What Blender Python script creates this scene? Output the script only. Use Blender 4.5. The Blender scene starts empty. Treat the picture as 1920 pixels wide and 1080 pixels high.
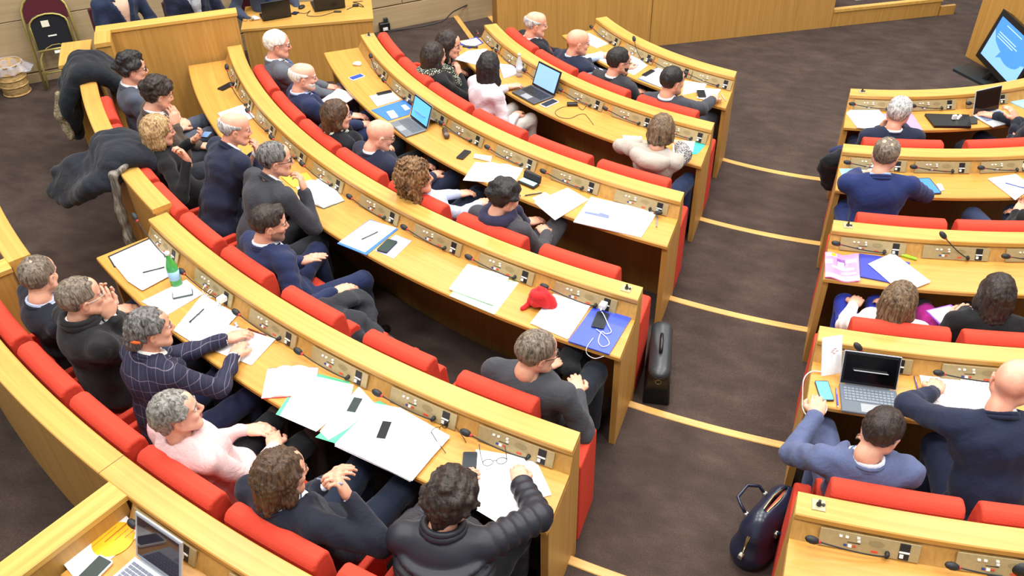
import bpy, bmesh, math, random
import numpy as np
from mathutils import Vector, Matrix

random.seed(5)
scene = bpy.context.scene
COL = scene.collection

# ------------------------------------------------------------------ camera
CAM = np.array([0.0, -10.3737, 4.2354])
YAW, PITCH, ROLL, FPX = -0.3683, 0.6674, -0.0265, 1646.13
def _axes():
    cy, sy, cp, sp = math.cos(YAW), math.sin(YAW), math.cos(PITCH), math.sin(PITCH)
    f = np.array([sy*cp, cy*cp, -sp]); r = np.array([cy, -sy, 0.0]); u = np.cross(r, f)
    cr, sr = math.cos(ROLL), math.sin(ROLL)
    return r*cr + u*sr, u*cr - r*sr, f
CR, CU, CF = _axes()
cd = bpy.data.cameras.new('camera'); cam = bpy.data.objects.new('camera', cd); COL.objects.link(cam)
cd.sensor_width = 36.0; cd.lens = 36.0*FPX/1920.0; cd.clip_start = 0.05; cd.clip_end = 100
M = Matrix.Identity(4)
for i in range(3):
    M[i][0], M[i][1], M[i][2], M[i][3] = CR[i], CU[i], -CF[i], CAM[i]
cam.matrix_world = M
scene.camera = cam

# ------------------------------------------------------------------ light
W = bpy.data.worlds.new('world'); scene.world = W; W.use_nodes = True
W.node_tree.nodes['Background'].inputs[0].default_value = (0.93, 0.96, 1.0, 1)
W.node_tree.nodes['Background'].inputs[1].default_value = 0.62
def ceiling_lamp(x, y, z, sx, sy, power):
    l = bpy.data.lights.new('ceiling_light', 'AREA'); l.shape = 'RECTANGLE'; l.size = sx; l.size_y = sy
    l.energy = power; l.color = (1.0, 0.965, 0.92)
    o = bpy.data.objects.new('ceiling_light', l); COL.objects.link(o); o.location = (x, y, z)
for lx in (-5.0, -1.2, 2.6):
    for ly in (-9.5, -6.0, -2.5, 1.0):
        ceiling_lamp(lx, ly, 7.2, 1.3, 1.3, 200)
scene.view_settings.view_transform = 'Standard'
scene.view_settings.look = 'None'
scene.view_settings.gamma = 1.0
scene.view_settings.exposure = -0.05
scene.view_settings.use_curve_mapping = False

# ------------------------------------------------------------------ plan of the hall
STEP = 0.0878
ZR = {i: (i-1)*STEP for i in range(0, 8)}                 # floor level of every tier
RL = {1: 2.845, 2: 4.02, 3: 5.24, 4: 6.455, 5: 7.71, 6: 8.925, 7: 10.14}   # desk fronts
HD, HC = 0.72, 0.84                                       # worktop and ledge height
XL, XR = -0.72, 0.26                                      # the two sides of the stepped aisle
CL, CRB = (0.0, 0.0), (-0.21, 0.0)                        # centres of the two blocks
D2R = math.pi/180
A0 = {1: -139.9, 2: -140.7, 3: -140.7, 4: -140.4, 5: -119.1, 6: -118.9}
AE = {1: -30, 2: -40, 3: -55, 4: -62, 5: -66}             # far ends of the right block (out of view)
SEATS = {1: [-134, -125.2, -116.2, -106.7], 2: [-137, -130, -123.2, -116.2, -109.3, -102.4],
         3: [-133.2, -127.9, -122.6, -117.4, -111.8, -106, -100.3],
         4: [-132, -128, -124, -120.3, -116.6, -112.7, -108.2, -103.4, -98.9],
         5: [-115.6, -112, -108.4, -104.8, -101.1, -97.3]}
SEATR = {1: [-77.0, -66.0, -55], 2: [-80.2, -73.4, -66.6], 3: [-82.1, -77.0], 4: [-83.5, -79.0]}
PLATEL = {1: [-133.6, -124.2, -115.6, -107.9], 2: [-137, -130.2, -123.2, -116.3, -109.4, -103.0],
          3: [-133.6, -128.0, -122.6, -117.8, -112.0, -106.2, -100.6],
          4: [-136.0, -132, -127.4, -122.8, -118.4, -113.2, -108.4, -103.7, -99.0],
          5: [-117.4, -113.0, -108.9, -105.1, -101.1, -97.3], 6: [-103.9, -100.2]}
PLATER = {1: [-76.2, -67.4, -58.0], 2: [-79.8, -73.5, -67.0], 3: [-82.2, -76.9, -71.6], 4: [-83.4, -78.7], 5: [-84.3, -80.4]}
ORD = ['first', 'second', 'third', 'fourth', 'fifth', 'sixth', 'seventh', 'eighth', 'ninth', 'tenth']
ROWN = {1: 'front', 2: 'second', 3: 'third', 4: 'fourth', 5: 'fifth', 6: 'sixth'}

def ray(px, py):
    return CF + CR*((px-960)/FPX) - CU*((py-540)/FPX)
def at(px, py, z):
    """the point of the level z that the photograph shows at this pixel"""
    d = ray(px, py); t = (z-CAM[2])/d[2]; return CAM + d*t
def atv(px, py, p, n):
    """the point of the vertical plane through p with normal n"""
    d = ray(px, py); n = np.array([n[0], n[1], 0.0]); t = ((np.array(p)-CAM)@n)/(d@n); return CAM + d*t
def polar(r, deg, z=0.0, c=CL):
    return np.array([c[0]+r*math.cos(deg*D2R), c[1]+r*math.sin(deg*D2R), z])

# ------------------------------------------------------------------ materials
def lin(h):
    h = h.lstrip('#'); o = []
    for i in (0, 2, 4):
        v = int(h[i:i+2], 16)/255; o.append(v/12.92 if v <= 0.04045 else ((v+0.055)/1.055)**2.4)
    return (*o, 1.0)
_mats = {}
def new_mat(name):
    m = bpy.data.materials.new(name); m.use_nodes = True
    return m, m.node_tree.nodes, m.node_tree.links, m.node_tree.nodes['Principled BSDF']
def ramp(N, stops):
    r = N.new('ShaderNodeValToRGB'); e = r.color_ramp.elements
    while len(e) < len(stops): e.new(0.5)
    for k, (p, c) in enumerate(stops): e[k].position = p; e[k].color = c
    return r
def mul(c, f): return tuple(min(1, max(0, v*f)) for v in c[:3]) + (1.0,)
def plain(col, rough=0.5, metal=0.0, spec=0.5, emit=0.0, alpha=1.0, trans=0.0):
    k = ('p', col, rough, metal, spec, emit, alpha, trans)
    if k not in _mats:
        m, N, L, b = new_mat('plain_'+col.strip('#'))
        c = lin(col); b.inputs['Base Color'].default_value = c; b.inputs['Roughness'].default_value = rough
        b.inputs['Metallic'].default_value = metal; b.inputs['Specular IOR Level'].default_value = spec
        if emit: b.inputs['Emission Color'].default_value = c; b.inputs['Emission Strength'].default_value = emit
        b.inputs['Alpha'].default_value = alpha; b.inputs['Transmission Weight'].default_value = trans
        n = N.new('ShaderNodeTexNoise'); n.inputs['Scale'].default_value = 60
        r = ramp(N, [(0.3, mul(c, 0.94)), (0.7, mul(c, 1.04))])
        tc = N.new('ShaderNodeTexCoord'); L.new(tc.outputs['Object'], n.inputs['Vector'])
        L.new(n.outputs['Fac'], r.inputs['Fac']); L.new(r.outputs['Color'], b.inputs['Base Color'])
        _mats[k] = m
    return _mats[k]
def cloth(col, scale=90, bump=0.25, rough=0.85, vary=0.12, sheen=0.1):
    k = ('c', col, scale, bump, rough, vary)
    if k not in _mats:
        m, N, L, b = new_mat('cloth_'+col.strip('#')); c = lin(col)
        b.inputs['Roughness'].default_value = rough; b.inputs['Specular IOR Level'].default_value = 0.25
        b.inputs['Sheen Weight'].default_value = sheen
        tc = N.new('ShaderNodeTexCoord')
        n = N.new('ShaderNodeTexNoise'); n.inputs['Scale'].default_value = scale; n.inputs['Detail'].default_value = 4
        n2 = N.new('ShaderNodeTexNoise'); n2.inputs['Scale'].default_value = 9; n2.inputs['Detail'].default_value = 4; n2.inputs['Distortion'].default_value = 1.6
        L.new(tc.outputs['Object'], n.inputs['Vector']); L.new(tc.outputs['Object'], n2.inputs['Vector'])
        r = ramp(N, [(0.3, mul(c, 1-vary)), (0.7, mul(c, 1+vary))])
        L.new(n.outputs['Fac'], r.inputs['Fac']); L.new(r.outputs['Color'], b.inputs['Base Color'])
        bp = N.new('ShaderNodeBump'); bp.inputs['Strength'].default_value = bump; bp.inputs['Distance'].default_value = 0.025
        L.new(n2.outputs['Fac'], bp.inputs['Height']); L.new(bp.outputs['Normal'], b.inputs['Normal'])
        _mats[k] = m
    return _mats[k]
def wood(key, c_lo, c_hi, mode='arc', rough=0.38, along=1.2, across=42):
    """oak veneer; 'arc' runs the grain along the curved rows, 'z' upright, 'x' along the object's x"""
    k = ('w', key)
    if k not in _mats:
        m, N, L, b = new_mat('oak_'+key); tc = N.new('ShaderNodeTexCoord'); sp = N.new('ShaderNodeSeparateXYZ')
        L.new(tc.outputs['Object'], sp.inputs[0]); cb = N.new('ShaderNodeCombineXYZ')
        def math_(op, a, bb):
            q = N.new('ShaderNodeMath'); q.operation = op
            for i, v in enumerate((a, bb)):
                if isinstance(v, (int, float)): q.inputs[i].default_value = v
                else: L.new(v, q.inputs[i])
            return q.outputs[0]
        X, Y, Z = sp.outputs
        if mode == 'arc':
            an = math_('ARCTAN2', Y, X); rr = math_('SQRT', math_('ADD', math_('MULTIPLY', X, X), math_('MULTIPLY', Y, Y)), 0)
            L.new(math_('MULTIPLY', an, along*6), cb.inputs[0]); L.new(math_('MULTIPLY', rr, across), cb.inputs[1]); L.new(math_('MULTIPLY', Z, across), cb.inputs[2])
        else:
            s = {'z': (across, across, along), 'x': (along, across, across)}[mode]
            for i, v in enumerate((X, Y, Z)): L.new(math_('MULTIPLY', v, s[i]), cb.inputs[i])
        n = N.new('ShaderNodeTexNoise'); n.inputs['Scale'].default_value = 1.0; n.inputs['Detail'].default_value = 5; n.inputs['Distortion'].default_value = 0.35
        L.new(cb.outputs[0], n.inputs['Vector'])
        r = ramp(N, [(0.25, lin(c_lo)), (0.72, lin(c_hi))])
        L.new(n.outputs['Fac'], r.inputs['Fac']); L.new(r.outputs['Color'], b.inputs['Base Color'])
        b.inputs['Roughness'].default_value = rough; b.inputs['Specular IOR Level'].default_value = 0.4
        bp = N.new('ShaderNodeBump'); bp.inputs['Strength'].default_value = 0.05; bp.inputs['Distance'].default_value = 0.004
        L.new(n.outputs['Fac'], bp.inputs['Height']); L.new(bp.outputs['Normal'], b.inputs['Normal'])
        _mats[k] = m
    return _mats[k]
def carpet():
    m, N, L, b = new_mat('carpet_brown'); tc = N.new('ShaderNodeTexCoord')
    n = N.new('ShaderNodeTexNoise'); n.inputs['Scale'].default_value = 140; n.inputs['Detail'].default_value = 4
    n2 = N.new('ShaderNodeTexNoise'); n2.inputs['Scale'].default_value = 2.2; n2.inputs['Detail'].default_value = 6; n2.inputs['Roughness'].default_value = 0.62
    mp = N.new('ShaderNodeMapping'); mp.inputs['Rotation'].default_value = (0, 0, 0.9); mp.inputs['Scale'].default_value = (1, 2.2, 1)
    n3 = N.new('ShaderNodeTexNoise'); n3.inputs['Scale'].default_value = 4.0; n3.inputs['Detail'].default_value = 5
    L.new(tc.outputs['Object'], n.inputs['Vector']); L.new(tc.outputs['Object'], n2.inputs['Vector'])
    L.new(tc.outputs['Object'], mp.inputs[0]); L.new(mp.outputs[0], n3.inputs['Vector'])
    mx = N.new('ShaderNodeMix'); mx.inputs[0].default_value = 0.5
    L.new(n2.outputs['Fac'], mx.inputs[2]); L.new(n3.outputs['Fac'], mx.inputs[3])
    mx2 = N.new('ShaderNodeMix'); mx2.inputs[0].default_value = 0.35
    L.new(mx.outputs[0], mx2.inputs[2]); L.new(n.outputs['Fac'], mx2.inputs[3])
    r = ramp(N, [(0.32, lin('#332a27')), (0.5, lin('#453a35')), (0.68, lin('#584b45'))])
    L.new(mx2.outputs[0], r.inputs['Fac']); L.new(r.outputs['Color'], b.inputs['Base Color'])
    b.inputs['Roughness'].default_value = 0.95; b.inputs['Specular IOR Level'].default_value = 0.1
    bp = N.new('ShaderNodeBump'); bp.inputs['Strength'].default_value = 0.4; bp.inputs['Distance'].default_value = 0.004
    L.new(n.outputs['Fac'], bp.inputs['Height']); L.new(bp.outputs['Normal'], b.inputs['Normal'])
    return m
OAK_TOP = wood('ledge', '#bb8a40', '#cfa053', 'arc')
OAK_DESK = wood('worktop', '#b98237', '#c99547', 'arc')
OAK_UP = wood('upright', '#a87b3a', '#c0924c', 'z', rough=0.45)
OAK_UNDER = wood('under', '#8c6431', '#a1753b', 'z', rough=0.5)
OAK_NOSE = wood('nosing', '#c3934c', '#d8ac63', 'arc')
PALE = wood('wall', '#a28c69', '#b39d7a', 'x', rough=0.5, along=0.9, across=26)
CARPET = carpet()
RED = cloth('#c73f2c', scale=220, bump=0.1, vary=0.12, sheen=0.0)
BRASS = plain('#b3a176', 0.4, 0.35)
BLACKP = plain('#141416', 0.45)
WHITEP = plain('#e8e6e0', 0.5)
PAPER = plain('#f4f4f6', 0.7)

# ------------------------------------------------------------------ object helpers
def mesh_obj(name, verts, faces, mat, parent=None, smooth=False):
    me = bpy.data.meshes.new(name); me.from_pydata([tuple(map(float, v)) for v in verts], [], faces)
    bm = bmesh.new(); bm.from_mesh(me); bmesh.ops.recalc_face_normals(bm, faces=bm.faces); bm.to_mesh(me); bm.free()
    if mat is not None: me.materials.append(mat)
    if smooth: me.polygons.foreach_set('use_smooth', [True]*len(me.polygons))
    o = bpy.data.objects.new(name, me); COL.objects.link(o)
    if parent is not None: o.parent = parent
    return o
def struct(o):
    o['kind'] = 'structure'; return o
_labels = {}
def tag(o, label, cat, group=None):
    o['label'] = label; o['category'] = cat
    if group: o['group'] = group
    _labels.setdefault(label, []).append(o.name); return o
def thing(name, label, cat, loc=(0, 0, 0), rz=0.0, group=None):
    o = bpy.data.objects.new(name, None); COL.objects.link(o); o.empty_display_size = 0.1
    o.location = tuple(map(float, loc)); o.rotation_euler = (0, 0, rz)
    return tag(o, label, cat, group)
class MB:
    """collects shapes and links them as one mesh object"""
    def __init__(s): s.v = []; s.f = []
    def add(s, v, f):
        b = len(s.v); s.v += [tuple(map(float, q)) for q in v]; s.f += [tuple(i+b for i in q) for q in f]; return s
    def box(s, x0, x1, y0, y1, z0, z1, ch=0.0):
        if ch <= 0:
            v = [(x, y, z) for z in (z0, z1) for x, y in ((x0, y0), (x1, y0), (x1, y1), (x0, y1))]
            return s.add(v, [(0, 3, 2, 1), (4, 5, 6, 7), (0, 1, 5, 4), (1, 2, 6, 5), (2, 3, 7, 6), (3, 0, 4, 7)])
        rings = []
        for z, i in ((z0, ch), (z0+ch, 0), (z1-ch, 0), (z1, ch)):
            rings.append([(x0+i+ch*(i == 0)*0, y0+i, z), (x1-i, y0+i, z), (x1-i, y1-i, z), (x0+i, y1-i, z)])
        v = [p for r in rings for p in r]; f = [(3, 2, 1, 0), (12, 13, 14, 15)]
        for k in range(3):
            for j in range(4): f.append((k*4+j, k*4+(j+1) % 4, k*4+4+(j+1) % 4, k*4+4+j))
        return s.add(v, f)
    def prism(s, poly, z0, z1):
        n = len(poly); v = [(p[0], p[1], z0) for p in poly] + [(p[0], p[1], z1) for p in poly]
        f = [tuple(range(n))[::-1], tuple(range(n, 2*n))] + [(i, (i+1) % n, n+(i+1) % n, n+i) for i in range(n)]
        return s.add(v, f)
    def tube(s, pts, r, n=8, cap=True):
        pts = [np.array(p, float) for p in pts]; R = r if hasattr(r, '__len__') else [r]*len(pts)
        rings = []; up = np.array([0, 0, 1.0])
        for i, p in enumerate(pts):
            t = pts[min(i+1, len(pts)-1)]-pts[max(i-1, 0)]; t = t/(np.linalg.norm(t)+1e-9)
            a = np.cross(t, up)
            if np.linalg.norm(a) < 1e-3: a = np.cross(t, np.array([1.0, 0, 0]))
            a /= np.linalg.norm(a); b = np.cross(t, a)
            rings.append([p+R[i]*(a*math.cos(2*math.pi*k/n)+b*math.sin(2*math.pi*k/n)) for k in range(n)])
        v = [q for ring in rings for q in ring]; f = []
        for i in range(len(pts)-1):
            for k in range(n): f.append((i*n+k, i*n+(k+1) % n, (i+1)*n+(k+1) % n, (i+1)*n+k))
        if cap: f += [tuple(range(n))[::-1], tuple(range((len(pts)-1)*n, len(pts)*n))]
        return s.add(v, f)
    def lathe(s, prof, c=(0, 0, 0), n=16, sx=1.0, sy=1.0):
        v = []; f = []
        for r, z in prof:
            for k in range(n):
                a = 2*math.pi*k/n; v.append((c[0]+r*sx*math.cos(a), c[1]+r*sy*math.sin(a), c[2]+z))
        for i in range(len(prof)-1):
            for k in range(n): f.append((i*n+k, i*n+(k+1) % n, (i+1)*n+(k+1) % n, (i+1)*n+k))
        f += [tuple(range(n))[::-1], tuple(range((len(prof)-1)*n, len(prof)*n))]
        return s.add(v, f)
    def ball(s, c, r, n=10, m=6):
        rr = r if hasattr(r, '__len__') else (r, r, r); v = []; f = []
        for i in range(1, m):
            ph = math.pi*i/m
            for k in range(n):
                a = 2*math.pi*k/n; v.append((c[0]+rr[0]*math.sin(ph)*math.cos(a), c[1]+rr[1]*math.sin(ph)*math.sin(a), c[2]+rr[2]*math.cos(ph)))
        t = len(v); v += [(c[0], c[1], c[2]+rr[2]), (c[0], c[1], c[2]-rr[2])]
        for i in range(m-2):
            for k in range(n): f.append((i*n+k, i*n+(k+1) % n, (i+1)*n+(k+1) % n, (i+1)*n+k))
        for k in range(n): f.append((t, (k+1) % n, k)); f.append((t+1, (m-2)*n+k, (m-2)*n+(k+1) % n))
        return s.add(v, f)
    def sweep(s, prof, a0, a1, c=CL, n=40, zoff=0.0):
        """closed (r, z) profile swept about c; a0/a1 in degrees or functions of r"""
        g0 = a0 if callable(a0) else (lambda r: a0); g1 = a1 if callable(a1) else (lambda r: a1); m = len(prof); v = []; f = []
        for i in range(n+1):
            t = i/n
            for r, z in prof:
                a = (g0(r)*(1-t)+g1(r)*t)*D2R; v.append((c[0]+r*math.cos(a), c[1]+r*math.sin(a), z+zoff))
        for i in range(n):
            for k in range(m): f.append((i*m+k, i*m+(k+1) % m, (i+1)*m+(k+1) % m, (i+1)*m+k))
        f += [tuple(range(m)), tuple(range(n*m, (n+1)*m))[::-1]]
        return s.add(v, f)
    def build(s, name, mat, parent=None, smooth=False): return mesh_obj(name, s.v, s.f, mat, parent, smooth)
def box_o(name, b, mat, parent=None, ch=0.0): return MB().box(*b, ch).build(name, mat, parent)
def copy_tree(o, parent=None):
    c = o.copy(); COL.objects.link(c); c.parent = parent
    for ch in [q for q in o.children]: copy_tree(ch, c)
    return c
def endL(r): return -math.degrees(math.acos(max(-1, min(1, XL/r))))
def endR(r): return -math.degrees(math.acos(max(-1, min(1, (XR-CRB[0])/r))))
def rect(r0, r1, z0, z1, e=0.0):
    if e <= 0: return [(r0, z0), (r1, z0), (r1, z1), (r0, z1)]
    return [(r0, z0), (r1-e, z0), (r1, z0+e), (r1, z1-e), (r1-e, z1), (r0+e, z1), (r0, z1-e)]
# ------------------------------------------------------------------ floor, steps and walls
fl = MB()
fl.prism([(-12, -13), (8, -13), (8, 6), (-12, 6)], -0.4, ZR[0])
for i in range(1, 7):
    fl.sweep(rect(RL[i]+0.115, RL[i+1]+0.115 + (3.0 if i == 6 else 0), -0.3, ZR[i]), -141.5 if i < 4 else -172, -20, n=90)
P_A = [at(848, 22, ZR[3]), at(890, 80, ZR[3])]; P_B = [at(890, 0, ZR[2]), at(935, 50, ZR[2])]
def ext(a, b, t): return a+(b-a)*t
fl.prism([polar(6.57, -141.2)[:2], polar(9.5, -160)[:2], (-9.0, -1.5), ext(*P_A, -1.2)[:2], ext(*P_A, 1.25)[:2], polar(4.0, -141.2)[:2]], -0.3, ZR[3])
fl.prism([ext(*P_A, -1.2)[:2], ext(*P_B, -1.2)[:2], ext(*P_B, 1.3)[:2], polar(3.7, -141.5)[:2], ext(*P_A, 1.25)[:2]], -0.3, ZR[2])
fl.prism([ext(*P_B, -1.2)[:2], (-3.4, 1.9), (-2.4, 0.2), polar(2.96, -141.5)[:2], ext(*P_B, 1.3)[:2]], -0.3, ZR[1])
struct(fl.build('floor', CARPET))
tn = 1
for i in range(1, 6):          # pale wooden nosings across the aisle
    r0 = RL[i]+0.09
    a0 = lambda r: -math.degrees(math.acos((XL-0.0)/r)); a1 = lambda r: -math.degrees(math.acos(XR/r))
    o = MB().sweep(rect(r0, r0+0.055, -0.045, 0.006, 0.004), a0, a1, n=14, zoff=ZR[i]).build('trim_%d' % tn, OAK_NOSE); struct(o); tn += 1
for (a, b), z in ((P_A, ZR[3]), (P_B, ZR[2])):     # the two straight steps beside the side wall
    d = (b-a)/np.linalg.norm(b-a); n_ = np.array([-d[1], d[0], 0])
    p0, p1 = ext(a, b, -1.15), ext(a, b, 1.2)
    o = MB().prism([(p0-n_*.03)[:2], (p1-n_*.03)[:2], (p1+n_*.03)[:2], (p0+n_*.03)[:2]], z-0.06, z+0.008).build('trim_%d' % tn, OAK_NOSE); struct(o); tn += 1
# side wall clad in pale boards with open joints
WA = np.array([-7.74, -4.16]); WB = np.array([-4.40, -0.72]); wd = (WB-WA)/np.linalg.norm(WB-WA); wn = np.array([wd[1], -wd[0]])
wall = bpy.data.objects.new('wall_left', None); COL.objects.link(wall); wall.location = (WA[0], WA[1], 0)
wall.rotation_euler = (0, 0, math.atan2(wd[1], wd[0])); struct(wall)
MB().box(-3, 9, 0.03, 0.2, -0.3, 3.2).build('backing', plain('#6b5a44', 0.8), wall)
us = [-3.0, -1.25, 0.55, 2.35, 4.15, 5.95, 7.75, 9.0]; zs = [0.455, 1.0, 1.55, 2.1, 3.2]
for a, b in zip(us, us[1:]):
    for c_, d_ in zip(zs, zs[1:]):
        MB().box(a+.004, b-.004, 0, 0.032, c_+.004, d_-.004, 0.003).build('panel', PALE, wall)
bbm = MB().box(-3, 9, -0.012, 0.03, -0.3, 0.445); struct(bbm.build('baseboard_left', PALE, None)); 
bb = bpy.data.objects['baseboard_left']; bb.location = wall.location; bb.rotation_euler = wall.rotation_euler

# ------------------------------------------------------------------ desks
KEYM = plain('#a79d7e', 0.45, 0.3)
def make_plate_parts():
    """one control plate in its own frame: x to the right, z up, y towards the wood"""
    d = {}
    L = 0.395; H = 0.082
    d['plate'] = MB().box(-L/2, L/2, -0.004, 0.004, -H/2, H/2, 0.001)
    g = MB(); g.add(*[(lambda q: (q.v, q.f))(MB().lathe([(0.012, 0), (0.012, 0.0015)], n=20))][0])
    g.v = [(x*2.6+0.028, -0.004-z, y*1.15+0.012) for x, y, z in g.v]; d['speaker_grille'] = g
    b = MB()
    for x, z in ((-0.115, .02), (-0.09, .02), (-0.045, .024), (-0.042, .010)): b.box(x-.006, x+.006, -0.010, -0.003, z-.004, z+.004)
    d['button'] = b
    d['slot'] = MB().box(-0.085, -0.035, -0.006, -0.003, -0.004, -0.0015)
    d['blue_key'] = MB().box(-0.098, -0.086, -0.008, -0.003, -0.022, -0.014)
    d['white_key'] = MB().box(-0.081, -0.067, -0.009, -0.003, -0.024, -0.013)
    d['red_key'] = MB().box(-0.062, -0.050, -0.008, -0.003, -0.022, -0.014)
    d['red_label'] = MB().box(0.012, 0.038, -0.006, -0.003, -0.030, -0.021)
    d['power_socket'] = MB().box(0.118, 0.158, -0.007, -0.002, -0.037, 0.037, .001).lathe([(0.013, 0), (0.013, 0.002)], n=12, c=(0, 0, 0)) if False else MB().box(0.118, 0.158, -0.007, -0.002, -0.037, 0.037, .001)
    d['socket_rim'] = MB().box(0.118, 0.158, -0.010, -0.006, -0.006, 0.001)
    d['rocker_switch'] = MB().box(0.121, 0.136, -0.012, -0.006, -0.028, -0.012)
    return d
PL = {k: v.build('proto_'+k, None) for k, v in make_plate_parts().items()}
PM = {'plate': BRASS, 'speaker_grille': plain('#9b8b62', .5, .3), 'button': WHITEP, 'slot': BLACKP, 'blue_key': plain('#2b3a8c'),
      'white_key': plain('#f6f6f2', .3), 'red_key': plain('#c8432e'), 'red_label': plain('#d24a2c'), 'power_socket': BLACKP, 'socket_rim': WHITEP, 'rocker_switch': WHITEP}
PMESH = {}
for k, o in PL.items():
    o.data.materials.append(PM[k]); o.data.name = k; PMESH[k] = o.data; bpy.data.objects.remove(o)
def add_plate(desk, R, z, ang, c):
    """control plate set on the sloping upstand; children of the plate are its keys and sockets"""
    p = bpy.data.objects.new('control_plate', PMESH['plate']); COL.objects.link(p); p.parent = desk
    q = polar(R+0.1485, ang, z+0.7625, c); p.location = tuple(q); p.rotation_euler = (-0.40, 0, (ang+90)*D2R)
    for k, me in PMESH.items():
        if k == 'plate': continue
        s = bpy.data.objects.new(k, me); COL.objects.link(s); s.parent = p
def key_plate(desk, R, z, ang, c):
    p = MB().box(-.028, .028, -.03, .03, 0, .004, .001).build('key_plate', KEYM, desk); q = polar(R+.058, ang, z+HC, c)
    p.location = tuple(q); p.rotation_euler = (0, 0, (ang+90)*D2R)
    MB().lathe([(.011, .003), (.011, .012), (.007, .016), (.006, .032), (.002, .034)], n=10).build('knob', BLACKP, p)
    MB().lathe([(.007, .003), (.007, .01), (.003, .012)], c=(.019, .002, 0), n=8).build('button', BLACKP, p)
def desk_row(i, side):
    c = CL if side == 'L' else CRB; R = RL[i]; z = ZR[i]
    if side == 'L': g0, g1, where = A0[i], endL, 'left block'
    else: g0, g1, where = endR, AE[i], 'right block'
    if i == 6: g0 = -105.35
    nm = 'curved oak desk of the %s row in the %s, with brass control plates' % (ROWN[i], where)
    if i == 6: nm = 'curved oak desk behind the low partition, bottom left corner, with open silver laptop on it'
    t = thing('bench_desk', nm, 'desk', group='curved bench desks'); n = 46
    ghost = i == 5 and side == 'L'
    MB().sweep(rect(R+0.150, R+0.495, HD-0.032, HD, 0.006), g0, g1, c, n, z).build('worktop', OAK_DESK, t)
    if i != 6:
        MB().sweep([(R, HC-0.034), (R+0.124, HC-0.034), (R+0.128, HC-0.03), (R+0.128, HC-0.005), (R+0.123, HC), (R+.005, HC), (R, HC-.005)], g0, g1, c, n, z).build('ledge', OAK_TOP, t)
    MB().sweep([(R+0.012, HD-0.05), (R+0.166, HD-0.05), (R+0.166, HD), (R+0.116, HC-0.034), (R+0.012, HC-0.034)], g0, g1, c, n, z).build('upstand', OAK_UP, t)
    MB().sweep(rect(R+0.012, R+0.04, -0.10, HD-0.05), g0, g1, c, n, z).build('modesty_panel', OAK_UNDER, t)
    # end panels
    def endp(x, s):
        prof = [(R+0.004, -0.10), (R+0.47, -0.10), (R+0.47, HD-0.033), (R+0.166, HD-0.033), (R+0.166, HD+.001), (R+0.118, HC-0.034), (R+0.004, HC-0.034)]
        v = []
        for th in (0.0, s):
            for r, zz in prof:
                xx = x-th-c[0]; v.append((x-th, c[1]-math.sqrt(r*r-xx*xx), z+zz))
        m = len(prof); f = [tuple(range(m)), tuple(range(m, 2*m))[::-1]]+[(k, (k+1) % m, m+(k+1) % m, m+k) for k in range(m)]
        mesh_obj('end_panel', v, f, OAK_UP, t)
    if side == 'L': endp(XL+0.0012, 0.038)
    else: endp(XR-0.0012, -0.038)
    if side == 'L' and i != 6:
        MB().sweep([(R+0.004, -0.10), (R+0.44, -0.10), (R+0.44, HD-0.033), (R+0.166, HD-0.033), (R+0.118, HC-0.034), (R+0.004, HC-0.034)],
                   A0[i]-math.degrees(.001/R), A0[i]+math.degrees(.035/R), c, 1, z).build('end_panel', OAK_UP, t)
    for a in (PLATEL if side == 'L' else PLATER).get(i, []): add_plate(t, R, z, a, c)
    if side == 'L': 
        if i == 4: key_plate(t, R, z, -97.1, c)
        if i in (3,): key_plate(t, R, z, -140.2, c)
    elif i in (1, 3, 5): key_plate(t, R, z, endR(R)+math.degrees(.085/R), c)
    return t
for i in range(1, 7): desk_row(i, 'L')
for i in range(1, 6): desk_row(i, 'R')

# ------------------------------------------------------------------ barriers and partitions (fixed joinery)
def barrier(name, label, R, a0, a1, z0, zt, w=0.128, th=0.05, n=40):
    t = thing(name, label, 'barrier')
    MB().sweep(rect(R, R+w, zt-0.035, zt, .005), a0, a1, CL, n).build('ledge', OAK_TOP, t)
    MB().sweep(rect(R+.012, R+.116, z0, zt-.035), a0, a1, CL, n).build('panel', OAK_UP, t)
    return t
barrier('seat_barrier', 'curved oak barrier behind the fourth row of the left block, dark coats hanging over it', 7.665, -138.6, -119.2, ZR[4]-.1, ZR[5]+0.885)
t = barrier('seat_barrier', 'long curved oak barrier behind the fifth row, running into the bottom left corner', RL[6], -119.0, -95.0, ZR[5]-.1, ZR[6]+HC)
# joint of two ledge boards
MB().sweep(rect(RL[6]+.0, RL[6]+.128, HC-.001, HC+.0006), -106.75, -106.72, CL, 1, ZR[6]).build('board_joint', plain('#7c5a2a'), t)
def radial(name, label, a, r0, r1, z0, zt, w=0.13, ccw=True):
    """straight partition along a radius"""
    q0, q1 = polar(r0, a), polar(r1, a); d = (q1-q0)/np.linalg.norm(q1-q0); L_ = float(np.linalg.norm(q1-q0))
    t = thing(name, label, 'partition', (q0[0], q0[1], 0), math.atan2(d[1], d[0]))
    MB().box(0, L_, -w/2, w/2, zt-.035, zt, .004).build('ledge', wood('ledge_x', '#c09143', '#d6aa58', 'x'), t)
    MB().box(.01, L_-.01, -w/2+.012, w/2-.012, z0, zt-.035).build('panel', OAK_UP, t)
    return t
radial('row_partition', 'tall straight oak partition closing the far end of the fourth row, staff seated behind it', -141.3, 6.43, 7.62, ZR[3]-.05, 1.385)
t = MB().sweep(rect(7.50, 7.62, 0.2, 1.35), -140.6, -138.7, CL, 4).build('return_panel', OAK_UP, bpy.data.objects['row_partition']); 
pt = bpy.data.objects['row_partition']; bpy.context.view_layer.update(); t.matrix_parent_inverse = pt.matrix_world.inverted()
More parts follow.
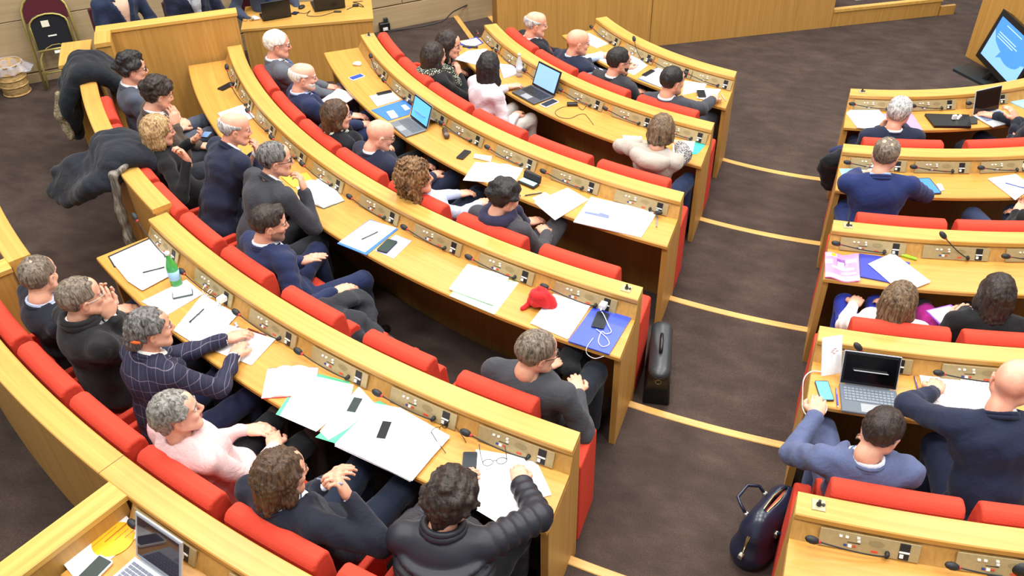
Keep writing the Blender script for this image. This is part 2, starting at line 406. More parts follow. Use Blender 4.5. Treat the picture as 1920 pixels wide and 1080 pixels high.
t = MB().sweep(rect(7.495, 7.625, 1.35, 1.385, .004), -140.7, -138.6, CL, 4).build('return_ledge', OAK_TOP, pt); t.matrix_parent_inverse = pt.matrix_world.inverted()
radial('row_partition', 'low oak partition in the bottom left corner beside the yellow brochure', -105.85, 9.05, 10.6, ZR[6]-.05, ZR[6]+HC)
t = barrier('seat_barrier', 'short oak barrier corner at the left edge behind the grey-haired man', 8.535, -128, -118.9, ZR[5]-.05, ZR[6]+HC)
t = radial('row_partition', 'short oak end partition behind the grey-haired man at the left edge', -118.9, 8.66, 8.92, ZR[5]-.05, ZR[6]+HC)
t = thing('side_cabinet', 'low oak cabinet top beside the tall partition, a dark fur-lined coat lying across it', 'cabinet')
MB().sweep(rect(7.70, 7.95, ZR[5]+.855, ZR[5]+.885, .004), -142.6, -138.9, CL, 5).build('top', OAK_TOP, t)
MB().sweep(rect(7.71, 7.94, ZR[5]-.05, ZR[5]+.855), -142.5, -139.0, CL, 5).build('body', OAK_UP, t)

# ------------------------------------------------------------------ rostrum in front
pd = np.array([0.847, 0.532, 0]); pn = np.array([-0.532, 0.847, 0])       # along the front, and away from the hall
def prow(u, v=0.0): return np.array([-0.96, 0.38, 0]) + pd*u + pn*v
t = thing('rostrum', 'tall oak rostrum front standing on the dark carpet, top centre', 'rostrum')
us = [-3.12, -1.26, 1.12]
for a, b in zip(us, us[1:]):
    MB().prism([prow(a+.004)[:2], prow(b-.004)[:2], prow(b-.004, .06)[:2], prow(a+.004, .06)[:2]], ZR[0], 1.35).build('panel', OAK_UP, t)
MB().prism([prow(-3.12, .05)[:2], prow(1.12, .05)[:2], prow(1.12, .3)[:2], prow(-3.12, .3)[:2]], ZR[0], 1.33).build('core', OAK_UNDER, t)
t = thing('dais', 'low carpeted dais with an oak edge, right of the rostrum front', 'platform')
MB().prism([prow(1.122)[:2], prow(2.60)[:2], prow(2.60, .04)[:2], prow(1.122, .04)[:2]], ZR[0], 0.10).build('front_board', OAK_UP, t)
MB().prism([prow(1.122, -.012)[:2], prow(2.61, -.012)[:2], prow(2.61, .06)[:2], prow(1.122, .06)[:2]], 0.10, 0.137).build('edge_board', wood('edge', '#c09143', '#d6aa58', 'z', along=8), t)
MB().prism([prow(1.122, .06)[:2], prow(2.60, .06)[:2], prow(2.60, 2.2)[:2], prow(1.122, 2.2)[:2]], ZR[0], 0.115).build('carpet_top', CARPET, t)
t = thing('dais_step', 'small wood-edged carpeted step at the right end of the dais', 'step')
MB().prism([prow(2.615, .02)[:2], prow(2.80, .02)[:2], prow(2.80, .9)[:2], prow(2.615, .9)[:2]], ZR[0], 0.02).build('body', CARPET, t)
MB().prism([prow(2.615, -.01)[:2], prow(2.82, -.01)[:2], prow(2.82, .03)[:2], prow(2.615, .03)[:2]], ZR[0], 0.03).build('edge_board', OAK_UP, t)
o = MB().prism([prow(1.55, .25)[:2], prow(2.2, .25)[:2], prow(2.2, .6)[:2], prow(1.55, .6)[:2]], 0.116, 0.13).build('floor_grille', plain('#b9b6b0', .5)); tag(o, 'pale flat grille lying on the dais carpet at the top edge', 'grille')

# ------------------------------------------------------------------ tip-up armchairs
def chair_meshes(Rb, width):
    """seat centre at the origin, facing +y; the back follows the arc of radius Rb"""
    rs = Rb-0.36; da = math.degrees(width/2/Rb); out = {}
    def sw(prof, a, b, n=10):
        m = MB().sweep(prof, a-90, b-90, (0, 0), n); m.v = [(x, y+rs, z) for x, y, z in m.v]; return m
    def rnd(pts): return pts
    bt = 0.95
    out['backrest'] = sw([(Rb-.15, .30), (Rb-.05, .28), (Rb-.005, .40), (Rb-.004, bt-.035), (Rb-.018, bt-.010), (Rb-.04, bt), (Rb-.085, bt), (Rb-.108, bt-.022), (Rb-.118, bt-.10), (Rb-.135, .55)], -da, da)
    seat = [(Rb-.58, .36), (Rb-.13, .34), (Rb-.12, .43), (Rb-.14, .45), (Rb-.55, .465), (Rb-.585, .45)]
    up = [(Rb-.27, .40), (Rb-.235, .73), (Rb-.215, .76), (Rb-.165, .76), (Rb-.14, .73), (Rb-.135, .38), (Rb-.19, .36)]
    ds = math.degrees((width/2-.05)/Rb)
    out['seat'] = sw(seat, -ds, ds, 6); out['seat_up'] = sw(up, -ds, ds, 6)
    for s, nm in ((-1, 'arm_l'), (1, 'arm_r')):
        a0 = s*da; a1 = s*(da-math.degrees(.042/Rb))
        prof = [(Rb-.40, .005), (Rb-.05, .005), (Rb-.04, .60), (Rb-.36, .60), (Rb-.395, .585), (Rb-.405, .55)]
        out[nm] = sw(prof, min(a0, a1), max(a0, a1), 1)
    return out
def chairs(i, angs, side, occupied):
    c = CL if side == 'L' else CRB; Rb = RL[i+1]-0.012
    width = min(abs(b_-a_) for a_, b_ in zip(angs, angs[1:]))*D2R*Rb-.062; width = min(width, .59)
    P = {k: v.build(k, RED) for k, v in chair_meshes(Rb, width).items()}
    mesh = {k: o.data for k, o in P.items()}
    for o in P.values(): bpy.data.objects.remove(o)
    n = len(angs); blk = 'left block' if side == 'L' else 'right block'
    for k, a in enumerate(angs):
        occ = occupied[k]
        pos = (n-k-1) if side == 'L' else k
        lab = '%s red tip-up armchair from the aisle, %s row, %s%s' % (ORD[pos], ROWN[i], blk, '' if occ else ', seat up')
        t = thing('tip_up_armchair', lab, 'chair', polar(Rb-.36, a, ZR[i], c), (a+90)*D2R, 'red tip-up armchairs in curved rows')
        for nm, me in (('backrest', 'backrest'), ('seat', 'seat' if occ else 'seat_up'), ('armrest', 'arm_l'), ('armrest', 'arm_r')):
            o = bpy.data.objects.new(nm, mesh[me]); COL.objects.link(o); o.parent = t
            md = o.modifiers.new('bevel', 'BEVEL'); md.width = .026 if nm == 'backrest' else 0.012; md.segments = 3; md.limit_method = 'ANGLE'; md.angle_limit = 0.6
        if pos == 0:      # upholstered outer cheek of the last seat, flush with the aisle
            x0, x1 = (XL-.088, XL-.006) if side == 'L' else (XR+.006, XR+.088)
            v = []
            for x in (x0, x1):
                xx = x-c[0]
                for r, zz in ((Rb-.345, .005), (Rb-.045, .005), (Rb-.045, .605), (Rb-.315, .605), (Rb-.345, .575)):
                    v.append((x, c[1]-math.sqrt(r*r-xx*xx), ZR[i]+zz))
            o = mesh_obj('armrest', v, [(0, 1, 2, 3, 4), (9, 8, 7, 6, 5)]+[(k_, (k_+1) % 5, 5+(k_+1) % 5, 5+k_) for k_ in range(5)], RED, t)
            bpy.context.view_layer.update(); o.matrix_parent_inverse = t.matrix_world.inverted()
            md = o.modifiers.new('bevel', 'BEVEL'); md.width = .014; md.segments = 2
T_, F_ = True, False
chairs(1, SEATS[1], 'L', [T_]*4)
chairs(2, SEATS[2], 'L', [T_, T_, T_, F_, F_, T_])
chairs(3, SEATS[3], 'L', [T_]*6+[F_])
chairs(4, SEATS[4], 'L', [T_]*6+[F_, F_, T_])
chairs(5, SEATS[5], 'L', [T_]*6)
chairs(1, SEATR[1], 'R', [T_, T_, F_])
chairs(2, SEATR[2], 'R', [T_, T_, F_])
chairs(3, SEATR[3], 'R', [T_, T_])
chairs(4, SEATR[4], 'R', [T_, T_])
# ------------------------------------------------------------------ figures: implicit surfaces turned into meshes
def nrm(v): v = np.asarray(v, float); return v/(np.linalg.norm(v)+1e-9)
class SDF:
    """smooth union of tapered limbs and ellipsoids, sampled on a grid and meshed with surface nets"""
    def __init__(s): s.p = []
    def cone(s, a, b, ra, rb, k=0.02, xd=None, flat=1.0, sub=False):
        s.p.append(('c', np.asarray(a, float), np.asarray(b, float), ra, rb, k, xd, flat, sub)); return s
    def chain(s, pts, rad, k=0.02, **kw):
        for i in range(len(pts)-1): s.cone(pts[i], pts[i+1], rad[i], rad[i+1], k, **kw)
        return s
    def ell(s, c, r, R=None, k=0.02, sub=False):
        s.p.append(('e', np.asarray(c, float), np.asarray(r, float), np.eye(3) if R is None else np.asarray(R, float), k, sub)); return s
    def bounds(s):
        lo, hi = np.full(3, 9.0), np.full(3, -9.0)
        for q in s.p:
            if q[-1]: continue
            if q[0] == 'c':
                m = max(q[3], q[4])
                for e in (q[1], q[2]): lo = np.minimum(lo, e-m); hi = np.maximum(hi, e+m)
            else:
                m = np.abs(q[3])@q[2]; lo = np.minimum(lo, q[1]-m); hi = np.maximum(hi, q[1]+m)
        return lo, hi
    def field(s, h):
        lo, hi = s.bounds(); lo = lo-2.5*h-0.012; hi = hi+2.5*h+0.012
        ax = [np.arange(lo[i], hi[i]+h, h, dtype=np.float32) for i in range(3)]
        F = np.full([len(a) for a in ax], 0.08, np.float32)
        for q in s.p:
            if q[0] == 'c':
                m = max(q[3], q[4])+0.05; l = np.minimum(q[1], q[2])-m; u = np.maximum(q[1], q[2])+m
            else:
                m = np.abs(q[3])@q[2]+0.05; l = q[1]-m; u = q[1]+m
            ix = [(max(0, int((l[i]-lo[i])/h)), min(len(ax[i]), int((u[i]-lo[i])/h)+2)) for i in range(3)]
            if any(b <= a for a, b in ix): continue
            sl = tuple(slice(a, b) for a, b in ix)
            X = ax[0][sl[0]][:, None, None]; Y = ax[1][sl[1]][None, :, None]; Z = ax[2][sl[2]][None, None, :]
            if q[0] == 'c':
                a, b, ra, rb, k, xd, flat, sub = q[1:]
                ba = b-a; L2 = float(ba@ba)+1e-9
                px, py, pz = X-a[0], Y-a[1], Z-a[2]
                t = np.clip((px*ba[0]+py*ba[1]+pz*ba[2])/L2, 0, 1)
                dx, dy, dz = px-t*ba[0], py-t*ba[1], pz-t*ba[2]
                if flat != 1.0:
                    w = nrm(np.cross(ba, xd)); e = (dx*w[0]+dy*w[1]+dz*w[2])*(1/flat-1)
                    d = (np.sqrt((dx+e*w[0])**2+(dy+e*w[1])**2+(dz+e*w[2])**2)-(ra+(rb-ra)*t))*min(1, (1+flat)/2)
                else: d = np.sqrt(dx*dx+dy*dy+dz*dz)-(ra+(rb-ra)*t)
            else:
                c, r, R, k, sub = q[1:]
                px, py, pz = X-c[0], Y-c[1], Z-c[2]
                k0 = 0; k1 = 0
                for j in range(3):
                    lj = px*R[0, j]+py*R[1, j]+pz*R[2, j]; k0 = k0+(lj/r[j])**2; k1 = k1+(lj/r[j]**2)**2
                k0 = np.sqrt(k0); k1 = np.sqrt(k1)+1e-6; d = k0*(k0-1)/k1
            G = F[sl]
            if sub:
                d = -d; hh = np.clip(0.5-0.5*(d-G)/k, 0, 1); F[sl] = d*(1-hh)+G*hh+k*hh*(1-hh)
            else:
                hh = np.clip(0.5+0.5*(d-G)/k, 0, 1); F[sl] = d*(1-hh)+G*hh-k*hh*(1-hh)
        return F, ax, h
def nets(F, ax, h):
    S = F < 0
    nx, ny, nz = F.shape
    c = [(i, j, k) for i in (0, 1) for j in (0, 1) for k in (0, 1)]
    cnt = sum(S[i:nx-1+i, j:ny-1+j, k:nz-1+k].astype(np.int8) for i, j, k in c)
    idx = np.argwhere((cnt > 0) & (cnt < 8))
    if len(idx) == 0: return np.zeros((0, 3)), np.zeros((0, 4), int)
    vid = np.full((nx-1, ny-1, nz-1), -1, np.int32); vid[tuple(idx.T)] = np.arange(len(idx))
    val = np.stack([F[idx[:, 0]+i, idx[:, 1]+j, idx[:, 2]+k] for i, j, k in c], 1)
    acc = np.zeros((len(idx), 3)); num = np.zeros(len(idx))
    for a in range(8):
        for b in range(a+1, 8):
            da = np.array(c[b])-np.array(c[a])
            if np.abs(da).sum() != 1: continue
            m = (val[:, a] < 0) != (val[:, b] < 0)
            t = np.where(m, val[:, a]/(val[:, a]-val[:, b]+1e-12), 0)
            acc += np.where(m[:, None], np.array(c[a])[None]+t[:, None]*da[None], 0); num += m
    v = (idx+acc/num[:, None])*h+np.array([ax[0][0], ax[1][0], ax[2][0]])
    quads = []
    for axis in range(3):
        sl0 = [slice(1, -1)]*3; sl1 = [slice(1, -1)]*3; sl0[axis] = slice(0, -1); sl1[axis] = slice(1, None)
        s0, s1 = S[tuple(sl0)], S[tuple(sl1)]
        e = np.argwhere(s0 != s1); 
        if len(e) == 0: continue
        flip = s1[tuple(e.T)]
        g = e.copy()
        o1, o2 = [(1, 2), (2, 0), (0, 1)][axis]
        base = g.copy(); base[:, o1] += 1; base[:, o2] += 1
        def cell(d1, d2):
            q = base.copy(); q[:, o1] -= d1; q[:, o2] -= d2; return vid[q[:, 0], q[:, 1], q[:, 2]]
        Q = np.stack([cell(1, 1), cell(0, 1), cell(0, 0), cell(1, 0)], 1)
        Q[flip] = Q[flip][:, ::-1]; quads.append(Q)
    return v, np.concatenate(quads)
def raw_mesh(name, V, Q, mats, mi=None):
    me = bpy.data.meshes.new(name); n = len(Q)
    me.vertices.add(len(V)); me.vertices.foreach_set('co', np.ascontiguousarray(V, np.float32).ravel())
    me.loops.add(4*n); me.loops.foreach_set('vertex_index', np.ascontiguousarray(Q, np.int32).ravel())
    me.polygons.add(n); me.polygons.foreach_set('loop_start', np.arange(0, 4*n, 4, dtype=np.int32))
    me.update(calc_edges=True); me.polygons.foreach_set('use_smooth', np.ones(n, bool))
    for m in mats: me.materials.append(m)
    if mi is not None: me.polygons.foreach_set('material_index', np.ascontiguousarray(mi, np.int32))
    me.validate(); return me
def sdf_obj(name, sd, h, mat, parent, post=None):
    F, ax, h = sd.field(h)
    if post is not None:
        F = post(F, ax[0][:, None, None], ax[1][None, :, None], ax[2][None, None, :])
        F[0] = F[-1] = 0.05; F[:, 0] = F[:, -1] = 0.05; F[:, :, 0] = F[:, :, -1] = 0.05
    V, Q = nets(F, ax, h)
    if len(Q) == 0: return None
    o = bpy.data.objects.new(name, raw_mesh(name, V, Q, [mat])); COL.objects.link(o); o.parent = parent; return o
def folds(amp, s, seed):
    a, b, c = [(seed*v) % 6.28 for v in (1.7, 2.9, 4.3)]
    def f(F, X, Y, Z):
        n = np.sin(19*Z+9*np.sin(6*X+a)+7*np.sin(8*Y+b)+c)*np.sin(11*X+8*Y+5*np.sin(9*Z+a)+b)+0.6*np.sin(33*Z+14*X-11*Y+4*np.sin(13*Y+c))
        return F+(amp*n).astype(np.float32)
    return f

def skin_mat(col):
    k = ('s', col)
    if k not in _mats:
        m, N, L, b = new_mat('skin_'+col.strip('#')); c = lin(col); tc = N.new('ShaderNodeTexCoord')
        n = N.new('ShaderNodeTexNoise'); n.inputs['Scale'].default_value = 26; n.inputs['Detail'].default_value = 5
        L.new(tc.outputs['Object'], n.inputs['Vector'])
        r = ramp(N, [(0.3, (c[0]*0.93, c[1]*0.82, c[2]*0.78, 1)), (0.7, (min(1, c[0]*1.05), c[1]*1.05, c[2]*1.05, 1))])
        L.new(n.outputs['Fac'], r.inputs['Fac']); L.new(r.outputs['Color'], b.inputs['Base Color'])
        b.inputs['Roughness'].default_value = 0.5; b.inputs['Subsurface Weight'].default_value = 0.12
        b.inputs['Subsurface Radius'].default_value = (0.01, 0.004, 0.002); b.inputs['Subsurface Scale'].default_value = 0.5
        _mats[k] = m
    return _mats[k]
def hair_mat(lo, hi, streak=(60, 60, 9)):
    k = ('h', lo, hi, streak)
    if k not in _mats:
        m, N, L, b = new_mat('hair_'+hi.strip('#')); tc = N.new('ShaderNodeTexCoord'); mp = N.new('ShaderNodeMapping')
        mp.inputs['Scale'].default_value = streak
        n = N.new('ShaderNodeTexNoise'); n.inputs['Scale'].default_value = 1.0; n.inputs['Detail'].default_value = 6; n.inputs['Distortion'].default_value = 1.2
        L.new(tc.outputs['Object'], mp.inputs[0]); L.new(mp.outputs[0], n.inputs['Vector'])
        r = ramp(N, [(0.34, lin(lo)), (0.66, lin(hi))]); L.new(n.outputs['Fac'], r.inputs['Fac']); L.new(r.outputs['Color'], b.inputs['Base Color'])
        b.inputs['Roughness'].default_value = 0.5; b.inputs['Specular IOR Level'].default_value = 0.35
        bp = N.new('ShaderNodeBump'); bp.inputs['Strength'].default_value = 0.7; bp.inputs['Distance'].default_value = 0.008
        L.new(n.outputs['Fac'], bp.inputs['Height']); L.new(bp.outputs['Normal'], b.inputs['Normal'])
        _mats[k] = m
    return _mats[k]
def plaid_mat(base, line, line2):
    m, N, L, b = new_mat('cloth_plaid'); tc = N.new('ShaderNodeTexCoord'); sp = N.new('ShaderNodeSeparateXYZ'); L.new(tc.outputs['Object'], sp.inputs[0])
    def stripe(sock, per, w, ph):
        a = N.new('ShaderNodeMath'); a.operation = 'MULTIPLY_ADD'; L.new(sock, a.inputs[0]); a.inputs[1].default_value = 1/per; a.inputs[2].default_value = ph
        f = N.new('ShaderNodeMath'); f.operation = 'FRACT'; L.new(a.outputs[0], f.inputs[0])
        g = N.new('ShaderNodeMath'); g.operation = 'LESS_THAN'; L.new(f.outputs[0], g.inputs[0]); g.inputs[1].default_value = w; return g.outputs[0]
    ad = N.new('ShaderNodeMath'); ad.operation = 'ADD'; L.new(sp.outputs[0], ad.inputs[0]); L.new(sp.outputs[1], ad.inputs[1])
    z = stripe(sp.outputs[2], .058, .045, .2); x = stripe(ad.outputs[0], .062, .045, .0); x2 = stripe(ad.outputs[0], .062, .05, .5)
    m1 = N.new('ShaderNodeMix'); m1.data_type = 'RGBA'; m1.inputs[6].default_value = lin(base); m1.inputs[7].default_value = lin(line2); L.new(x2, m1.inputs[0])
    mx = N.new('ShaderNodeMath'); mx.operation = 'MAXIMUM'; L.new(z, mx.inputs[0]); L.new(x, mx.inputs[1])
    m2 = N.new('ShaderNodeMix'); m2.data_type = 'RGBA'; L.new(m1.outputs[2], m2.inputs[6]); m2.inputs[7].default_value = lin(line); L.new(mx.outputs[0], m2.inputs[0])
    L.new(m2.outputs[2], b.inputs['Base Color']); b.inputs['Roughness'].default_value = 0.85; return m
def spotted_mat(a, c, scale=70, w=0.5):
    m, N, L, b = new_mat('cloth_pattern'); tc = N.new('ShaderNodeTexCoord'); v = N.new('ShaderNodeTexVoronoi'); v.inputs['Scale'].default_value = scale
    L.new(tc.outputs['Object'], v.inputs['Vector']); r = ramp(N, [(w-.08, lin(a)), (w+.08, lin(c))]); L.new(v.outputs['Distance'], r.inputs['Fac'])
    L.new(r.outputs['Color'], b.inputs['Base Color']); b.inputs['Roughness'].default_value = .9; return m

def rotz(a): c, s = math.cos(a), math.sin(a); return np.array([[c, -s, 0], [s, c, 0], [0, 0, 1.0]])
def rotx(a): c, s = math.cos(a), math.sin(a); return np.array([[1.0, 0, 0], [0, c, -s], [0, s, c]])
def roty(a): c, s = math.cos(a), math.sin(a); return np.array([[c, 0, s], [0, 1.0, 0], [-s, 0, c]])

def hand_sdf(sd, wrist, fwd, palm, side, curl, spread=0.06, scale=1.0, point=False):
    """palm plus five fingers of different length; thumb leaves the side of the palm near its base"""
    f = nrm(fwd); p = nrm(np.asarray(palm)-f*np.dot(palm, f)); x = np.cross(f, p)*(1 if side > 0 else -1)   # towards the thumb
    s = scale; T = lambda a, b, c: wrist+s*(x*a+f*b-p*c)                             # local x: thumb side, y: fingers, z: back of the hand
    xd = x
    sd.cone(T(.004, -.03, 0), T(.002, .03, 0), .027*s, .030*s, .01, xd=xd, flat=.68)
    sd.cone(T(.022, .03, 0), T(.026, .078, .002), .021*s, .017*s, .02, xd=xd, flat=.7)
    sd.cone(T(-.020, .028, 0), T(-.026, .068, 0), .021*s, .016*s, .02, xd=xd, flat=.7)
    sd.cone(T(0, .03, 0), T(0, .076, .002), .022*s, .018*s, .02, xd=xd, flat=.7)
    for j, (bx, by, L_, r) in enumerate(((.030, .082, .072, .0092), (.010, .088, .080, .0096), (-.010, .085, .074, .0092), (-.029, .076, .058, .0082))):
        cu = curl if not (point and j == 0) else 0.12
        q = T(bx, by, .001); ang = cu*0.55; dx = (1.5-j)*spread*0.5
        pts = [q]
        for m, fr in enumerate((.44, .32, .24)):
            d = f*math.cos(ang)+p*math.sin(ang)+x*dx; pts.append(pts[-1]+nrm(d)*L_*fr*s); ang += cu*(0.85+0.1*j*.3)
        sd.chain(pts, [r*s, r*.97*s, r*.88*s, r*.78*s], .004)
    c1 = .35+.5*min(curl, 1.2)
    q0 = T(.024, .018, -.004); q1 = q0+s*.045*nrm(x*.75+f*.75+p*.35*c1); q2 = q1+s*.032*nrm(x*(.5-.6*c1)+f*.9+p*.5*c1); q3 = q2+s*.026*nrm(x*(.25-.8*c1)+f*.9+p*.4*c1)
    sd.chain([q0, q1, q2, q3], [.0145*s, .0125*s, .0108*s, .0085*s], .008)

HAIRC = {'stubble': ('#7a5545', '#a07a64'), 'black': ('#0d0c0d', '#2b2827'), 'dark': ('#17120f', '#3a2e27'), 'brown': ('#2b1d13', '#5d4531'), 'blond': ('#6b4d2c', '#c9a877'),
         'grey': ('#47443f', '#97928b'), 'greybrown': ('#3c322a', '#857767'), 'white': ('#b9b3a6', '#f4f1e8'), 'pepper': ('#1f1d1c', '#7d7a76'),
         'silver': ('#6d6b69', '#d4d2cf'), 'chestnut': ('#3a2412', '#97714a'), 'ash': ('#3a2a1d', '#80684e')}
def make_person(S):
    """S: dict with row/side/seat, head pixel, look direction, clothes, hair and arm targets"""
    side, i = S.get('side', 'L'), S.get('row', 1)
    c = CL if side == 'L' else CRB; z0 = S.get('z', ZR.get(i, 0))
    if 'base' in S: base = np.array([S['base'][0], S['base'][1], z0]); face = S['face']
    else:
        base = polar(RL[i+1]-S.get('dr', 0.335), S['a'], z0, c); face = S['a']+180+S.get('turn', 0)
    rz = (face-90)*D2R; Rw = rotz(rz)
    loc = lambda w: Rw.T@(np.asarray(w)-base)
    t = thing('person', S['label'], 'person', base, rz, S.get('group', 'people seated in the hall'))
    sc = S.get('s', 1.0)
    # head
    hx, hy = S['head']; hz = z0+S.get('hz', 1.2); Hw = at(hx, hy, hz); H = loc(Hw)
    if 'hl' in S: H = np.array(S['hl'], float); Hw = base+Rw@H
    d = Hw-CAM; raz = math.atan2(d[1], d[0]); az = raz-math.pi/2+S.get('ia', 0)*D2R
    HR = rotz(az-math.pi/2-rz)@rotx(-S.get('pitch', 8)*D2R)@roty(S.get('tilt', 0)*D2R)
    hs = S.get('hs', (.92 if S.get('fem') else .96) if i >= 3 else (.95 if S.get('fem') else 1.0))
    hp = lambda x, y, z: H+HR@(np.array([x, y, z])*hs)
    P = np.array(S.get('pelvis', (0, 0.03, 0.52)), float)
    N_ = (H+HR@(np.array([0, -.045, -.135])*hs))*0.6+0.4*(H+np.array([0, -.035, -.135]))
    up = nrm(N_-P); ty = S.get('twist', 0)*D2R
    x = nrm(np.array([math.cos(ty), math.sin(ty), 0])); x = nrm(x-up*np.dot(x, up)); f = np.cross(up, x)
    TR = np.stack([x, f, up], 1); L_ = np.linalg.norm(N_-P)
    big = S.get('w', 1.0)*.95; fem = S.get('fem', False); sw = (.168 if fem else .188)*big
    tl = S.get('roll', 0)*D2R
    sh = {}
    for sd_ in (-1, 1):
        sh[sd_] = N_+x*sd_*sw*math.cos(tl)-up*(.060+sd_*math.sin(tl)*sw)-f*.005
    Wst = P+(N_-P)*.34-f*.025*S.get('slouch', 1); Ch = P+(N_-P)*.70-f*.005
    # arms
    arms = {}
    u1, u2 = .285*sc, .25*sc
    for sd_, key in ((-1, 'lh'), (1, 'rh')):
        A = S.get(key, 'lap'); A = A if isinstance(A, dict) else {'t': A}; T_ = A['t']
        hd, pal, cu = A.get('dir'), A.get('palm'), A.get('curl', .45)
        if isinstance(T_, str):
            if T_ == 'lap': W_ = P+np.array([sd_*.10, .26, .10]); hd = hd or (-sd_*.45, .9, -.05)
            elif T_ == 'lapc': W_ = P+np.array([sd_*.10, .20, .115]); hd = hd or (-sd_*.9, .35, 0)
            elif T_ == 'side': W_ = P+np.array([sd_*.27, .16, .10]); hd = hd or (0, 1, -.2)
            elif T_ == 'desk': W_ = np.array([sd_*.17, .42, HD+.03]); hd = hd or (-sd_*.4, .9, 0)
            elif T_ == 'chin':
                W_ = H+HR@np.array([sd_*.055, .125, -.235]); hd = HR@np.array([-sd_*.22, -.22, .95]); pal = HR@np.array([-sd_*.3, -1, 0]); cu = A.get('curl', 1.0)
            elif T_ == 'mouth':
                W_ = H+HR@np.array([sd_*.06, .17, -.20]); hd = HR@np.array([-sd_*.25, -.30, .9]); pal = HR@np.array([-sd_*.4, -1, 0]); cu = A.get('curl', .9)
            elif T_ == 'cheek':
                W_ = H+HR@np.array([sd_*.115, .10, -.19]); hd = HR@np.array([-sd_*.22, -.1, .95]); pal = HR@np.array([-sd_*1, -.3, 0]); cu = A.get('curl', .5)
            else: raise ValueError(T_)
        elif len(T_) == 3 and T_[0] > 3: W_ = loc(at(T_[0], T_[1], z0+T_[2]))
        else: W_ = np.array(T_, float)
        s_ = sh[sd_]; dv = W_-s_; D = np.linalg.norm(dv)
        if D > (u1+u2)*.985:
            if D > (u1+u2)*1.12: print('REACH', S['label'][:40], key, round(D, 2))
            W_ = s_+dv/D*(u1+u2)*.985; dv = W_-s_; D = np.linalg.norm(dv)
        ca = (u1*u1+D*D-u2*u2)/(2*u1*D); ca = max(-1, min(1, ca)); h_ = u1*math.sqrt(1-ca*ca)
        pole = np.array(A.get('pole', (sd_*.55, -.35, -.75)), float); pole = pole-dv*np.dot(pole, dv)/(D*D); pole = nrm(pole)
        E_ = s_+dv/D*u1*ca+pole*h_
        fa = nrm(W_-E_)
        hd = fa if hd is None else nrm(np.array(hd, float)); hd = nrm(hd*.8+fa*.35)
        pal = (0, 0, -1) if pal is None else pal
        if abs(np.dot(nrm(pal), hd)) > .95: pal = np.array(pal)+np.array([-sd_*.5, .3, 0])
        arms[sd_] = (s_, E_, W_, hd, np.array(pal, float), cu, A)
    S['_arms'] = arms; S['_frame'] = (base, Rw, H, HR, N_, TR)
    # legs
    legs = {}
    kn = S.get('knees', 'std')
    for sd_ in (-1, 1):
        hip = P+np.array([sd_*.09, .03, -.03])
        if kn == 'std': K = np.array([sd_*.13, .44, .545]); A_ = np.array([sd_*.12, .40+.05*sd_, .09])
        elif kn == 'cross': K = np.array([.0 if sd_ < 0 else .07, .42, .50 if sd_ < 0 else .60]); A_ = np.array([-.02 if sd_ < 0 else -.16, .40, .09 if sd_ < 0 else .32])
        elif kn == 'wide': K = np.array([sd_*.24, .40, .56]); A_ = np.array([sd_*.2, .42, .09])
        else: K = np.array(kn[(sd_+1)//2], float); A_ = K+np.array([0, -.04, -.46]); A_[2] = .09
        legs[sd_] = (hip, K, A_)
    low = S.get('lod', 1.0)
    skin = skin_mat(S.get('skin', '#d6a187')); lips = plain(S.get('lipc', '#b0685a'), .5)
    # ---- body: one figure, finer at head and hands
    sd = SDF()
    sd.ell(P, (.15, .12, .10), TR, .04).ell(Wst, (.125, .095, .14), TR, .05).ell(Ch, (.145, .10, .15), TR, .05)
    sd.cone(sh[-1], sh[1], .045, .045, .05); sd.cone(N_-up*.03, hp(0, -.02, -.06), .05, .048, .03)
    for sd_ in (-1, 1):
        s_, E_, W_ = arms[sd_][:3]; sd.cone(s_, E_, .042, .036, .02); sd.cone(E_, W_, .035, .024, .015)
        a, b, c_ = legs[sd_]; sd.cone(a, b, .07, .05, .03); sd.cone(b, c_, .048, .034, .02)
    F, ax, h = sd.field(.027*low); V1, Q1 = nets(F, ax, h)
    hd_ = SDF()
    R0 = HR
    def he(cn, r, k=.02, sub=False, rot=None): hd_.ell(hp(*cn), np.array(r)*hs, R0 if rot is None else R0@rot, k, sub)
    def hc(a, b, ra, rb, k=.012, sub=False): hd_.cone(hp(*a), hp(*b), ra*hs, rb*hs, k, sub=sub)
    he((0, -.014, .036), (.0745, .096, .084)); he((0, .030, -.035), (.060, .062, .074), .03)
    hc((-.022, .066, -.088), (.022, .066, -.088), .017, .017, .03); he((0, .048, .052), (.056, .046, .05), .03)
    for s_ in (-1, 1):
        hc((s_*.06, -.005, -.045), (s_*.032, .065, -.088), .017, .017, .03)             # jaw line
        he((s_*.038, .070, -.022), (.020, .018, .020), .02)                             # cheek
        he((s_*.034, .094, .010), (.0165, .013, .0115), .01, True)                      # eye socket
        hc((s_*.012, .092, .026), (s_*.048, .080, .026), .008, .008, .012)              # brow
        he((s_*.078, -.008, -.008), (.009, .020, .033), .006, rot=roty(s_*.18)@rotx(-.15))
        he((s_*.086, -.004, -.004), (.006, .011, .018), .006, True, rot=roty(s_*.18))   # hollow of the ear
        he((s_*.011, .100, -.034), (.010, .010, .008), .008)
    hc((0, .092, .020), (0, .113, -.024), .008, .0115, .01)
    he((0, .094, -.054), (.021, .009, .0055), .004); he((0, .092, -.066), (.018, .009, .006), .004)
    he((0, .103, -.0600), (.02, .006, .0016), .003, True)
    hc((0, -.022, -.05), (0, -.040, -.12), .050, .050, .03); hd_.cone(hp(0, -.038, -.11), N_-up*.03, .050, .056, .02)
    F, ax, h = hd_.field(.0062*max(1, low*.9)); V2, Q2 = nets(F, ax, h)
    fc = (V2[Q2].mean(1)-H)@HR/hs
